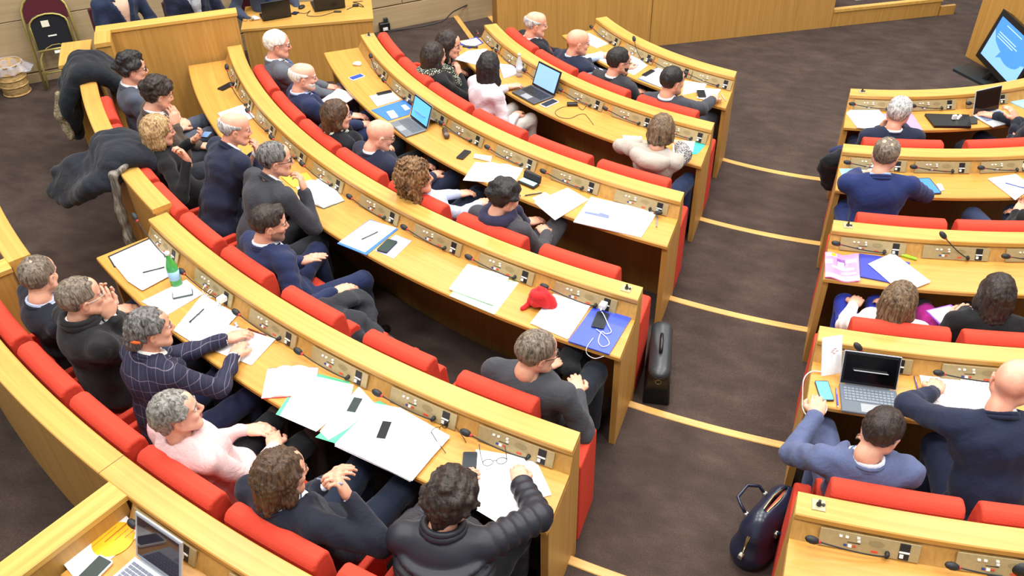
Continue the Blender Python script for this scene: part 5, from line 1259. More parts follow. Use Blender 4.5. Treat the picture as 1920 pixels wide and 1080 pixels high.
stack('paper_sheets', 'white papers on the green folder beside the open notebook', 'paper', 5, [(526, 778), (547, 744), (596, 708), (663, 723), (654, 761), (593, 809)], PAPER, lift=.003)
sheet('folder', 'green card folder showing beneath the largest papers, fifth row', 'folder', 5, [(591, 820), (655, 768), (712, 752), (748, 771), (650, 838)], GREEN, .0078, .0014)
stack('paper_sheets', 'white papers under the white phone, fifth row', 'paper', 5, [(600, 809), (674, 726), (704, 759), (654, 803), (615, 825)], PAPER, n=2, lift=.010, th=.0014)
stack('paper_sheets', 'largest spread of white papers, under the black phone, fifth row', 'paper', 5, [(628, 836), (704, 759), (752, 768), (842, 820), (769, 904)], PAPER, n=6, lift=.0095, th=.002)
phone('white phone with dark screen on fifth-row papers', 5, [(649, 773), (664, 745), (682, 749), (666, 778)], '#2b3634', '#f2f2f4', lift=.0135)
phone('black phone lying on the largest spread of papers', 5, [(704, 824), (718, 790), (736, 792), (723, 827)], '#131317', '#c9c9cf', lift=.022)
def specs(label, p, rz, col='#2a2328', s=1.0):
    t = thing('spectacles', label, 'glasses', p, rz); mt = plain(col, .3, .3); m = MB()
    for k in (-1, 1): m.tube([(k*.032+.024*math.cos(a), 0+.002*math.sin(a), .024+.02*math.sin(a)) for a in np.linspace(0, 6.283, 15)], .0018, 5, False)
    m.tube([(-.01, 0, .03), (0, 0, .033), (.01, 0, .03)], .0018, 5); m.build('frame', mt, t, True)
    for k in (-1, 1): MB().tube([(k*.056, 0, .03), (k*.06, .06, .022), (k*.058, .12, .012), (k*.056, .135, .004)], .0018, 5).build('temple', mt, t, True)
specs('dark spectacles lying behind the largest papers, fifth row', at(828, 808, zdesk(5)), -2.2)
phone('dark grey phone beside the quilted-jacket woman\'s papers', 5, [(867, 850), (892, 848), (897, 880), (868, 878)], '#2f3438', '#24282b')
stack('paper_sheets', 'white papers under the quilted-jacket woman\'s hand', 'paper', 5, [(892, 844), (987, 858), (1010, 874), (1034, 927), (978, 942), (896, 956)], PAPER, n=3)
stack('paper_sheets', 'white papers hanging over the desk edge by the quilted jacket', 'paper', 5, [(895, 956), (983, 940), (984, 967), (944, 986)], PAPER, n=2, lift=.006)
sheet('folder', 'green card corner below the quilted-jacket woman\'s papers', 'folder', 5, [(944, 983), (964, 964), (975, 968), (957, 988)], GREEN, .0045, .0012)
specs('thin spectacles lying on the quilted-jacket woman\'s papers', at(928, 872, zdesk(5)+.006), .5, '#3a3a44')
# sixth desk, bottom left
z6 = zdesk(6)
P6 = [at(x, y, z6) for x, y in ((113, 1050), (227, 956), (266, 1000), (150, 1098))]; c6 = sum(P6)/4; t = thing('brochure', 'white brochure with yellow disc, bottom left corner', 'brochure', c6)
MB().prism([(p-c6)[:2] for p in P6], .001, .004).build('cover', PAPER, t)
cc = at(213, 1012, z6)-c6; rx = np.linalg.norm(at(255, 1010, z6)-at(213, 1012, z6))*.93
disc = [(cc[0]+rx*math.cos(a), cc[1]+rx*math.sin(a)) for a in np.linspace(0, 6.283, 41)[:-1]]
ed = nrm(P6[1]-P6[0]); en = np.array([-ed[1], ed[0], 0])
lim0 = np.dot(P6[0]-c6, en); s_ = np.sign(lim0); 
disc = [((np.array([*p, 0])-en*max(0, s_*np.dot(np.array([*p, 0]), en)-abs(lim0)+.001)*s_)[:2]) for p in disc]
MB().prism(disc, .004, .0046).build('yellow_disc', plain('#f2b51c', .5), t)
m = MB()
for k, (o1, o2, w_) in enumerate(((-.075, .05, .004), (-.03, .085, .007), (.0, .07, .004), (.03, .09, .004))):
    b0 = cc+en*(k*.026-.04)*-s_; m.prism([(b0+ed*o1)[:2], (b0+ed*o2)[:2], (b0+ed*o2+en*w_)[:2], (b0+ed*o1+en*w_)[:2]], .0046, .005)
m.build('printed_lines', plain('#b8741c', .6), t)
phone('white tablet phone lying on the brochure', 6, [(140, 1088), (188, 1042), (214, 1054), (168, 1102)], '#39413e', '#f4f4f6', lift=.005, th=.009)
laptop('open silver laptop with dark glossy screen, bottom left corner', [(182, 1104), (262, 1160), (343, 1112), (253, 1043)], z6, plain('#d6d8dc', .3, .5), plain('#c9cbd0', .3, .5), plain('#6f7486', .5), .225, 18, plain('#2a2230', .06), frame='#9aa0a8', keys=(13, 5))
# right block, front row
stack('paper_sheets', 'white papers left of the silver-haired man, right block', 'paper', 1, [(1588, 213), (1594, 208), (1648, 208), (1662, 225), (1646, 244), (1608, 240)], PAPER, n=5, th=.002)
sheet('folder', 'lilac folder right of the silver-haired man', 'folder', 1, [(1655, 214), (1711, 214), (1730, 244), (1668, 245)], LILAC, .001, .002)
o = thing('closed_laptop', 'closed black laptop between the silver-haired man and silver laptop', 'laptop'); P = [at(x, y, zdesk(1)) for x, y in ((1733, 217), (1816, 219), (1820, 241), (1751, 240))]; c0 = sum(P)/4; o.location = tuple(c0)
MB().prism([(p-c0)[:2] for p in P], .001, .014).build('base', BLACKP, o); MB().prism([((p-c0)*.99)[:2] for p in P], .0145, .022).build('lid', plain('#1d1f20', .3), o)
sheet('tablet_case', 'dark grey tablet case beside the closed black laptop', 'case', 1, [(1808, 219), (1832, 220), (1832, 233), (1818, 234)], plain('#2c302f', .5), .001, .01)
t = thing('adapter_dongle', 'small white folded adapter on the closed black laptop', 'adapter', at(1793, 224, zdesk(1)+.022), .5); MB().box(-.04, -.004, -.01, .01, .001, .045, .006).build('wing', WHITEP, t); m = MB().box(.0, .012, -.012, .012, .001, .04, .004); m.v = [(a+.6*c_, b, c_) for a, b, c_ in m.v]; m.build('wing', WHITEP, t)
laptop('open silver laptop with black screen at the right edge, front row', [(1853, 243), (1902, 231), (1872, 208), (1824, 219)], zdesk(1), plain('#d2d4d8', .3, .4), plain('#c9cbd0', .3, .4), plain('#5a6a90', .5), .205, 12, plain('#160f14', .06), keys=(12, 4))
sheet('folder', 'pale blue folder at the right edge, front row', 'folder', 1, [(1893, 192), (1922, 178), (1950, 190), (1922, 205)], LBLUE, .001, .008)
# right block, second row
sheet('folder', 'pale blue folder beside the balding man', 'folder', 2, [(1574, 317), (1630, 316), (1640, 325), (1579, 334)], LBLUE, .001, .004)
m = SDF(); m.ell((0, 0, .03), (.035, .022, .03)).ell((.015, 0, .05), (.02, .02, .02)); o = sdf_obj('handkerchief', m, .006, plain('#c2d8f6', .8), None, folds(.004, 1, 2)); o.location = tuple(at(1640, 322, zdesk(2))); tag(o, 'pale blue handkerchief in front of the balding man', 'handkerchief')
phone('blue-screened tablet right of the balding man', 2, [(1708, 336), (1742, 335), (1766, 364), (1730, 366)], '#3f74d0', '#1d2436', th=.009, on=True, name='tablet')
sheet('gadget_card', 'grey card with small clip beside the tablet', 'card', 2, [(1755, 345), (1765, 345), (1771, 357), (1762, 359)], plain('#b9bcc2', .5), .001, .004)
stack('paper_sheets', 'white notepad with blue pen, right edge of second row', 'paper', 2, [(1853, 336), (1904, 328), (1935, 352), (1904, 376)], PAPER, n=3, th=.003)
pen('blue pen on the white notepad, right edge', 2, (1882, 342), (1918, 352), '#3348a0', z=zdesk(2)+.011)
charger('white plug in the right-edge socket, second row', 2, 'R', -65.2)
# right block, third row
def magazine():
    zz = zdesk(3); P = [at(x, y, zz) for x, y in ((1546, 477), (1608, 480), (1611, 531), (1546, 523))]; c = sum(P)/4; t = thing('magazine', 'pink glossy magazine with curling cover on the third-row desk', 'magazine', c); n = 12
    def wav(u, v, h): p = P[0]*(1-u)*(1-v)+P[1]*u*(1-v)+P[2]*u*v+P[3]*(1-u)*v-c; return p+np.array([0, 0, .012+.011*math.sin(u*7+.6)+h])
    def patch(u0, u1, v0, v1, h, mat, nm, th=.004):
        V = []; f = []; k = max(2, int(n*(u1-u0))+1)
        for a in range(k+1):
            for b in (v0, v1): V.append(wav(u0+(u1-u0)*a/k, b, h))
        m_ = len(V); V += [q-np.array([0, 0, th]) for q in V]
        for a in range(k): q = 2*a; f += [(q, q+2, q+3, q+1), (m_+q, m_+q+1, m_+q+3, m_+q+2), (q, m_+q, m_+q+2, q+2), (q+1, q+3, m_+q+3, m_+q+1)]
        f += [(0, 1, m_+1, m_), (2*k, m_+2*k, m_+2*k+1, 2*k+1)]; mesh_obj(nm, V, f, mat, t)
    W_ = plain('#f6eef2', .3); patch(0, 1, 0, 1, 0, plain('#e884b4', .3), 'cover', .010); patch(.0, 1, .84, 1, .0006, W_, 'lower_band', .0005); patch(.0, .22, .30, .46, .0006, W_, 'title_block', .0005); patch(.04, .36, .03, .16, .0006, W_, 'masthead', .0005); patch(.18, .34, .03, .15, .0012, plain('#f0d028', .3), 'yellow_title', .0005)
    patch(.62, .94, .2, .32, .0006, W_, 'headline', .0005); patch(.36, .62, .2, .42, .0006, plain('#7a4a96', .3), 'portrait_hair', .0005); patch(.38, .58, .32, .62, .0012, plain('#f3cdd6', .3), 'portrait', .0005); patch(.2, .85, .52, .60, .0007, W_, 'headline', .0005); patch(.5, .9, .70, .76, .0007, W_, 'headline', .0005)
magazine()
sheet('folder', 'navy folder beside the pink magazine', 'folder', 3, [(1611, 477), (1649, 482), (1706, 494), (1673, 532), (1612, 520)], NAVY, .001, .008)
stack('paper_sheets', 'white papers lying askew on the navy folder', 'paper', 3, [(1628, 496), (1674, 475), (1744, 528), (1692, 550)], PAPER, n=3, lift=.010)
t = thing('highlighter', 'lime green highlighter beside the navy folder', 'marker', at(1697, 482, zdesk(3)), -.22); MB().box(-.075, .03, -.011, .011, .001, .018, .004).build('barrel', plain('#9ccc1e', .4), t); MB().box(.03, .07, -.010, .010, .002, .017, .004).build('cap', plain('#8abf14', .4), t)
sheet('folder', 'purple folder with white papers on the magenta-skirted woman\'s lap', 'folder', 3, [(1735, 583), (1782, 572), (1820, 593), (1774, 621)], plain('#8a4ac8', .5), 0, .005, z=ZR[3]+.66)
sheet('paper_sheets', 'white papers on the purple lap folder', 'paper', 3, [(1739, 583), (1780, 574), (1812, 592), (1772, 614)], TXT[2], 0, .002, z=ZR[3]+.6665)
# right block, fourth row
q0, q1 = at(1540, 706, zdesk(4)), at(1577, 700, zdesk(4)); t = thing('leaflet_card', 'white card leaning on the upstand, left of the black-screened tablet', 'card', q0); dx = q1-q0
nb = np.cross([0, 0, 1.0], nrm(dx)); V = []
for th in (0, .003):
    for a, h in ((0, 0), (1, 0), (1.02, .235), (0, .235)): V.append(dx*a+nb*(h*.32+th)+np.array([0, 0, h*.86+.001]))
mesh_obj('sheet', V, [(0, 1, 2, 3), (7, 6, 5, 4), (0, 4, 5, 1), (1, 5, 6, 2), (2, 6, 7, 3), (3, 7, 4, 0)], PAPER, t)
m = MB()
for a, h in ((.5, .15), (.6, .158), (.55, .13), (.7, .142), (.45, .14)):
    b0 = dx*a+nb*(h*.32-.0006)+np.array([0, 0, h*.86]); m.add([b0, b0+dx*.12, b0+dx*.12+np.array([0, 0, .004]), b0+np.array([0, 0, .004])], [(0, 1, 2, 3)])
m.build('red_print', plain('#c2605a', .6), t)
laptop('tablet laptop with black screen and grey keyboard, right block', [(1572, 773), (1683, 788), (1679, 737), (1573, 722)], zdesk(4), plain('#59626c', .6), plain('#a9adb3', .35, .3), plain('#77818c', .5), .178, 26, plain('#060607', .2, spec=.25), kick=True, keys=(13, 5))
phone('phone with bright blue screen by the reaching hand', 4, [(1536, 752), (1561, 753), (1555, 716), (1529, 716)], '#58b4e8', '#1d2a33', on=True, th=.009)
cable('white charging cable looping left of the bright phone', cpx(4, (1540, 697, .01), (1520, 697, .01), (1507, 712, .0), (1505, 745, -.08), (1506, 768, -.09), (1520, 785, -.05), (1541, 780, .0), (1550, 768, .006), (1548, 755, .006)), '#eceaf0', .003)
pen('blue pen left of the grey keyboard', 4, (1571, 764), (1568, 731), '#3a3fc0')
pen('dark purple pen left of the bald man\'s papers', 4, (1723, 740), (1717, 715), '#4a3f8a')
stack('paper_sheets', 'printed papers under the navy-suited bald man\'s hand', 'paper', 4, [(1725, 704), (1803, 704), (1812, 788), (1747, 788)], TXT[0], n=4)
stack('paper_sheets', 'printed papers before the navy-suited bald man', 'paper', 4, [(1800, 706), (1862, 715), (1872, 772), (1808, 790)], TXT[1], n=3, lift=.008)
# right block, fifth row
m = SDF(); m.ell((0, 0, .035), (.05, .05, .04), None, .02).cone((0, 0, .03), (.14, .02, .03), .035, .045, .02); o = sdf_obj('camera_case', m, .008, BLACKP, None); o.location = tuple(at(1905, 1068, zdesk(5))); o.rotation_euler = (0, 0, -.3); tag(o, 'rounded black case at the bottom right edge', 'case')
phone('dark grey phone at the bottom edge, right block', 5, [(1850, 1090), (1853, 1068), (1880, 1078), (1878, 1100)], '#2a3138', '#1d2125')

phone('grey phone held above the lap of the man in brown jacket', 4, [(376, 256), (386, 246), (397, 251), (387, 262)], '#5f7fa8', '#1b1d22', z=ZR[4]+.885, lift=0)
sheet('booklet', 'open white booklet on the lap of the bald man with white beard', 'booklet', 3, [(600, 191), (634, 167), (674, 180), (640, 198)], PAPER, 0, .008, z=ZR[3]+.655)
# ------------------------------------------------------------------ bags, coats and the far left corner
LEA = plain('#15161a', .32, spec=.6)
p = at(1232, 716, ZR[3]); t = thing('briefcase', 'black leather pilot case standing on the aisle step', 'briefcase', p, math.radians(100))
V = MB(); 
def hull(prof_bot, prof_top, h, name, mat, par, n=6):
    m = MB(); v = []
    for k in range(n+1):
        s = k/n; e = 1+.05*math.sin(math.pi*s)
        for a, b in zip(prof_bot, prof_top): v.append(((a[0]+(b[0]-a[0])*s)*e, (a[1]+(b[1]-a[1])*s)*e, h*s))
    L_ = len(prof_bot); f = [tuple(range(L_))[::-1], tuple(range(n*L_, (n+1)*L_))]
    for k in range(n):
        for j in range(L_): f.append((k*L_+j, k*L_+(j+1) % L_, (k+1)*L_+(j+1) % L_, (k+1)*L_+j))
    m.add(v, f); o = m.build(name, mat, par); md = o.modifiers.new('bevel', 'BEVEL'); md.width = .012; md.segments = 2; md.limit_method = 'ANGLE'; return o
hull([(-.21, -.085), (.21, -.085), (.21, .085), (-.21, .085)], [(-.20, -.06), (.20, -.06), (.20, .06), (-.20, .06)], .30, 'body', LEA, t)
m = SDF(); m.cone((-.195, 0, .285), (.195, 0, .285), .07, .07, .02, xd=np.array([0, 1.0, 0]), flat=.6); sdf_obj('flap', m, .012, plain('#2b3033', .38, spec=.6), t)
MB().tube([(-.075, 0, .32), (-.07, 0, .352), (-.03, 0, .366), (.03, 0, .366), (.07, 0, .352), (.075, 0, .32)], .012, 8).build('handle', LEA, t, True)
for sx in (-.075, .075): MB().box(sx-.012, sx+.012, -.012, .012, .312, .326, .003).build('buckle', plain('#a89a70', .3, .8), t)
MB().box(-.212, -.206, -.03, .03, .20, .23).build('tab', LEA, t); MB().tube([(-.214, .018*math.cos(a), .205+.018*math.sin(a)) for a in np.linspace(0, 6.28, 11)], .003, 6, False).build('ring', plain('#b8ab86', .3, .8), t)
NB = plain('#1c2238', .3, spec=.6)
p = at(1432, 1012, ZR[4]); t = thing('handbag', 'navy leather bag standing open against the red seat end, right block', 'bag', p, math.radians(66))
m = SDF(); m.cone((-.15, 0, .07), (.15, 0, .07), .105, .105, .04, xd=np.array([1.0, 0, 0]), flat=.98); m.cone((-.13, 0, .20), (.13, 0, .20), .085, .085, .06); m.cone((-.10, 0, .27), (.10, 0, .27), .05, .05, .06)
def bagpost(F, X, Y, Z): return np.maximum(np.maximum(F, (-(Z-.002)).astype(np.float32)+0*F), -np.maximum(np.abs(Y)-.016*np.clip(1-np.abs(X-.03)/.13, 0, 1), -(Z-.22)).astype(np.float32))
sdf_obj('body', m, .0085, NB, t, bagpost)
MB().box(-.07, .13, -.006, .006, .20, .292).build('lining', plain('#d8604a', .6), t)
for sy in (-1, 1):
    MB().tube([(-.09, sy*.085, .22), (-.088, sy*.125, .26), (-.06, sy*.165, .27), (.04, sy*.17, .27), (.085, sy*.125, .26), (.09, sy*.085, .22)], .009, 8).build('handle', NB, t, True)
    for sx in (-.09, .09): MB().box(sx-.013, sx+.013, sy*.088-.008, sy*.088+.008, .20, .235, .003).build('buckle', plain('#c9c4b4', .25, .9), t)
    MB().tube([(-.235, 0, .13), (-.215, sy*.004, .22), (-.15, sy*.006, .295), (-.06, sy*.012, .322), (.03, sy*.018, .322), (.12, sy*.010, .312), (.20, 0, .25)], .004, 6).build('zip', plain('#b9a878', .3, .8), t, True)
MB().box(-.262, -.235, -.012, .012, .10, .13, .003).build('clasp', plain('#c9c4b4', .25, .9), t)
def coat(label, pts, rad, col, origin, flat=.45, k=.03, h=.014, amp=.008, extra=None, extra_mat=None, extra_name='fur_trim'):
    """draped cloth: chains of flattened rolls merged into one surface"""
    t = thing('coat', label, 'coat', origin); o3 = np.array(origin); m = SDF()
    for ch, rr in zip(pts, rad):
        ch = [np.array(q)-o3 for q in ch]
        for i in range(len(ch)-1):
            d = nrm(ch[i+1]-ch[i]); xd = np.cross(d, [0, 0, 1.0]); xd = xd if np.linalg.norm(xd) > .1 else np.array([1.0, 0, 0])
            m.cone(ch[i], ch[i+1], rr[i], rr[i+1], k, xd=nrm(xd), flat=flat)
    sdf_obj('cloth', m, h, cloth(col, scale=120, bump=.5), t, folds(amp, 1, origin[0]*9))
    if extra:
        m = SDF(); ch = [np.array(q)-o3 for q in extra[0]]; m.chain(ch, extra[1], .02); sdf_obj(extra_name, m, .009, extra_mat, t, folds(.006, 1, 2))
    return t
def bar(r, a, z): return polar(r, a, z)
zb = ZR[5]+.885
def drape(label, A_, da, inner, outer, tail, col, extra, extra_mat, extra_name):
    """a coat folded over the barrier: parallel rolls close enough to merge into one cloth"""
    ch, rr = [], []
    for k in range(7):
        s_ = k/6; a = A_+(s_-.5)*da; w = math.sin(math.pi*(.15+.7*s_))
        tl = tail(s_)
        ch.append([bar(7.50, a, zb-inner*w), bar(7.57, a, zb-.02), bar(7.66, a, zb+.045), bar(7.78, a, zb+.045), bar(7.86, a+tl*.3, zb-.06), bar(7.93+.1*tl, a-tl*.6, zb-outer*w*.6), bar(7.95+.25*tl, a-tl*1.6, zb-outer*w)])
        rr.append([.055, .06, .06, .06, .062, .06, .045])
    return coat(label, ch, rr, col, bar(7.72, A_, zb), flat=.75, k=.07, h=.013, amp=.0055, extra=extra, extra_mat=extra_mat, extra_name=extra_name)
A_ = -137.2
drape('dark coat with fur-trimmed hood thrown over the far end of the barrier', A_, 2.6, .30, .52, lambda s_: 0, '#10151d',
      ([bar(7.97, A_+1.15, zb-.08), bar(8.02, A_+1.2, zb-.25), bar(7.99, A_+1.3, zb-.45)], [.03, .036, .03]), hair_mat('#4d4433', '#a89a7c', (90, 90, 60)), 'fur_trim')
A_ = -125.4
drape('dark grey coat with striped scarf thrown over the barrier behind the blond woman', A_, 2.6, .26, .30, lambda s_: 1.0*(1-abs(s_-.35)), '#1a1d26',
      ([bar(7.74, A_+1.75, zb+.035), bar(7.84, A_+1.85, zb+.0), bar(7.87, A_+2.0, zb-.25), bar(7.88, A_+2.3, zb-.5)], [.028, .03, .032, .036]), hair_mat('#4a4640', '#8f897d', (50, 50, 3)), 'striped_scarf')
# grey overcoat across the empty fourth-row seats
q = lambda x, y, z: at(x, y, ZR[4]+z)
coat('dark grey overcoat lying across the seat beside the stubbled man',
     [[q(602, 572, .72), q(645, 565, .72), q(672, 560, .66), q(695, 600, .60)], [q(620, 590, .72), q(665, 600, .70), q(700, 625, .60), q(730, 640, .5)], [q(640, 610, .74), q(672, 632, .66), q(690, 650, .55)], [q(665, 556, .70), q(678, 562, .66), q(690, 590, .6)]],
     [[.05, .07, .07, .05], [.06, .08, .08, .06], [.06, .07, .06], [.04, .05, .05]], '#23252b', q(660, 600, .5), flat=.5, amp=.007)
coat('black coat lying beside the grey-haired man on the aisle seat', [[q(1062, 668, .60), q(1075, 655, .62), q(1090, 662, .58), q(1098, 690, .48)], [q(1050, 685, .58), q(1068, 690, .58), q(1088, 705, .46)]], [[.05, .06, .06, .05], [.05, .06, .05]], '#0f1014', q(1070, 680, .5), flat=.6)
# dark coats on the front-row seat end, right block
q = lambda x, y, z: at(x, y, ZR[1]+z)
coat('black coat hanging over the front seat end of the right block, beside the aisle',
     [[q(1572, 290, .75), q(1562, 300, .7), q(1556, 318, .55), q(1556, 345, .35)], [q(1580, 285, .72), q(1572, 305, .62), q(1570, 335, .40)]], [[.05, .08, .10, .07], [.05, .08, .08]], '#0f1116', q(1570, 320, .4), flat=.6)
coat('navy jacket folded at the front seat end of the right block', [[q(1566, 283, .74), q(1578, 283, .74), q(1590, 286, .7)]], [[.045, .055, .05]], '#1d2748', q(1578, 285, .68), flat=.7)

# folding chair leaning folded on the side wall
GOLD = plain('#b3a35c', .35, .6)
wang = wall.rotation_euler[2]
def wallp(u, d, z): q = WA+wd*u+wn*d; return np.array([q[0], q[1], z])
# metal frame stands on the corridor carpet
pb = at(88, 165, ZR[5]); u0 = float(np.dot(pb[:2]-WA, wd))+.22
t = thing('folding_chair', 'folded metal chair with black seat and burgundy back leaning on the wall', 'chair', wallp(u0, .26, ZR[5]), wang)
def lean(x, y, z): return (x, y+z*.22, z*.976)                       # y towards the wall
def arch(w, z0, z1, y, n=10):
    pts = [lean(-w*1.06, y, z0), lean(-w, y, z1-w)]
    for a in np.linspace(math.pi, 0, n)[1:-1]: pts.append(lean(w*math.cos(a), y, z1-w+w*math.sin(a)))
    return pts+[lean(w, y, z1-w), lean(w*1.06, y, z0)]
MB().tube(arch(.215, .0, .93, 0), .0125, 8).build('front_frame', GOLD, t, True)
MB().tube(arch(.185, .03, .44, -.045), .011, 8).build('rear_frame', GOLD, t, True)
def padm(w, z0, z1, y, th, rt):
    m = MB(); o = [(-w, z0), (w, z0), (w, z1-rt)]+[(w-rt+rt*math.cos(a), z1-rt+rt*math.sin(a)) for a in np.linspace(0, math.pi/2, 6)]+[(-w+rt-rt*math.sin(a), z1-rt+rt*math.cos(a)) for a in np.linspace(0, math.pi/2, 6)]+[(-w, z1-rt)]
    v = [lean(x, y, z) for x, z in o]+[lean(x, y+th, z) for x, z in o]; n = len(o); m.add(v, [tuple(range(n)), tuple(range(n, 2*n))[::-1]]+[(k, (k+1) % n, n+(k+1) % n, n+k) for k in range(n)]); return m
padm(.20, .66, .915, -.005, .02, .16).build('backrest', cloth('#4a1420', bump=.1), t)
so = padm(.17, .40, .735, -.055, .028, .10).build('seat', cloth('#16161c', bump=.1), t)
MB().tube([lean(-.175, -.06, .40), lean(-.175, -.06, .64)]+[lean(.175*math.cos(a), -.06, .64+.10*math.sin(a)) for a in np.linspace(math.pi, 0, 9)]+[lean(.175, -.06, .64), lean(.175, -.06, .40)], .010, 8).build('seat_rim', GOLD, t, True)
MB().tube([lean(-.185, -.06, .40), lean(.185, -.06, .40)], .011, 8).build('seat_bar', GOLD, t, True)
MB().tube([lean(-.205, -.03, .17), lean(.205, -.03, .17)], .009, 8).build('stretcher', GOLD, t, True)
m = MB().box(-.035, .035, -.003, 0, -.03, .03); m.v = [lean(x-.03, -.057+y, .65+z) for x, y, z in m.v]; m.build('paper_label', plain('#d8d2bc', .6), so)
m = MB().box(-.04, .04, -.003, 0, -.006, .006); m.v = [lean(x, -.057+y, .53+z) for x, y, z in m.v]; m.build('badge', plain('#e4e2da', .4), so)
m = MB().box(-.03, .03, -.01, .01, -.015, .01); m.v = [lean(x, -.06+y, .375+z) for x, y, z in m.v]; m.build('catch', WHITEP, t)
# wicker basket with plastic liner
pb = at(22, 176, ZR[5]); t = thing('waste_basket', 'wicker waste basket with clear plastic liner beside the folding chair', 'basket', wallp(float(np.dot(np.array([pb[0]-.02, pb[1]+.10])-WA, wd)), max(.185, float(np.dot(np.array([pb[0]-.02, pb[1]+.10])-WA, wn))), ZR[5]), 0)
def wick():
    m, N, L, b = new_mat('wicker'); tc = N.new('ShaderNodeTexCoord'); w = N.new('ShaderNodeTexBrick'); mp = N.new('ShaderNodeMapping'); mp.inputs['Scale'].default_value = (60, 60, 60)
    L.new(tc.outputs['Object'], mp.inputs[0]); n = N.new('ShaderNodeTexNoise'); n.inputs['Scale'].default_value = 1; mp.inputs['Scale'].default_value = (25, 25, 160); L.new(mp.outputs[0], n.inputs['Vector'])
    r = ramp(N, [(.3, lin('#8a6a3c')), (.7, lin('#c9a66a'))]); L.new(n.outputs['Fac'], r.inputs['Fac']); L.new(r.outputs['Color'], b.inputs['Base Color']); b.inputs['Roughness'].default_value = .7
    bp = N.new('ShaderNodeBump'); bp.inputs['Strength'].default_value = .6; bp.inputs['Distance'].default_value = .006; L.new(n.outputs['Fac'], bp.inputs['Height']); L.new(bp.outputs['Normal'], b.inputs['Normal']); return m
WK = wick()
MB().lathe([(.118, 0), (.125, .01), (.138, .32), (.128, .32), (.115, .02), (.0, .02)], n=28).build('basket', WK, t, True)
for zz in (.012, .10, .17, .235, .318): MB().tube([((.1265+.0375*zz)*math.cos(a), (.1265+.0375*zz)*math.sin(a), zz) for a in np.linspace(0, 6.283, 29)], .009, 6, False).build('hoop', WK, t, True)
m = MB(); v = []; f = []; n = 40
for r_, z_, j in ((.120, .10, 0), (.124, .30, .004), (.142, .333, .004), (.150, .30, .010), (.152, .245, .014)):
    for k in range(n): a = 2*math.pi*k/n; q_ = r_+j*math.sin(a*9)+(.07 if (z_ < .3 and r_ > .15 and math.cos(a-.5) > .85) else 0); v.append((q_*math.cos(a), q_*math.sin(a), z_+j*.8*math.cos(a*7)))
for i in range(4):
    for k in range(n): f.append((i*n+k, i*n+(k+1) % n, (i+1)*n+(k+1) % n, (i+1)*n+k))
mesh_obj('liner', v, f, plain('#dcdcea', .15, alpha=.38), t, True)

# staff table behind the third row
ta = -150.3; q0 = polar(6.50, ta); q1 = polar(5.155, ta); d_ = nrm(q0-q1)
t = thing('staff_table', 'oak staff table with solid front, laptops on it, behind the white-haired man', 'table', (q1[0], q1[1], ZR[3]), math.atan2(d_[1], d_[0])); TW = float(np.linalg.norm(q0-q1))
HT = .655
# local x runs along the front, +y points away from the hall or towards it depending on the side
yy = -1
Y0, Y1 = sorted((0, yy*.62))
MB().box(0, TW, Y0-.01, Y1+.01, HT-.035, HT, .004).build('tabletop', wood('table', '#bb8a40', '#cfa053', 'x'), t)
f0, f1 = sorted((0, yy*.03)); MB().box(.015, TW-.015, f0, f1, 0, HT-.035).build('front_panel', OAK_UP, t)
for x0 in (.015, TW-.045): MB().box(x0, x0+.03, *sorted((yy*.03, yy*.6)), 0, HT-.035).build('side_panel', OAK_UP, t)
zt = ZR[3]+HT
def dk_laptop(label, q, sticker=False, sh=.23):
    o, (w, dp, s, pt) = laptop(label, q, zt, BLACKP, plain('#17191b', .35), plain('#26272a', .5), sh, 12, keys=(12, 4), pad=False)
    if sticker:
        ld = [c_ for c_ in o.children if c_.name.startswith('lid')][0]; m = MB().box(-.03, .03, .0082, .009, s*.55, s*.85); m.v = [pt(*v) for v in m.v]; m.build('sticker', plain('#b8c43a', .5), ld)
# seen from the back: hinge nearest the hall
dk_laptop('black laptop seen from behind on the staff table, left', [(542, 20), (490, 26), (494, 42), (546, 30)][:2]+[(494, 42), (546, 30)], sh=.20)
dk_laptop('larger black laptop with yellow sticker seen from behind, staff table', [(640, -2), (585, 4), (590, 24), (648, 14)], True, sh=.235)
o = MB().ball((0, 0, .012), (.03, .05, .018), 12, 8).build('computer_mouse', BLACKP, None, True); o.location = tuple(at(566, 15, zt)); tag(o, 'black mouse between the two laptops on the staff table', 'mouse')
phone('dark blue phone on the staff table between the laptops', 3, [(547, 26), (553, 21), (560, 25), (553, 29)], '#1c2440', '#10131c', z=zt)
m = SDF(); m.ell((0, 0, .02), (.035, .025, .022)).ell((.03, .01, .015), (.03, .02, .016)); o = sdf_obj('tissue', m, .006, PAPER, None, folds(.004, 1, 1)); o.location = tuple(at(478, 37, zt)); tag(o, 'crumpled white tissue on the left end of the staff table', 'tissue')
specs('dark folded spectacles on the left end of the staff table', at(466, 40, zt), .4)
tp = lambda x, y, h=.004: at(x, y, zt+h)
cable('black cable trailing across the staff table to the right', [tp(650, 18), tp(668, 11), tp(682, 13), tp(672, 6), tp(662, 4), tp(680, 2)], '#1d1d20', .0035)
cable('thin black cable between the two staff laptops', [tp(560, 24), tp(573, 25), tp(582, 20), tp(576, 29), tp(600, 30), tp(628, 22)], '#232326', .003)
t = thing('cable_adapter', 'small black cable adapter at the right of the staff table', 'adapter', tp(667, 12, 0), .3); MB().box(-.03, .03, -.018, .018, 0, .024, .004).build('body', BLACKP, t)
o = MB().box(-.04, .04, -.012, .012, 0, .014, .004).build('usb_hub', BLACKP); o.location = tuple(tp(633, 23, 0)); o.rotation_euler = (0, 0, .3); tag(o, 'flat black hub in front of the larger staff laptop', 'hub')
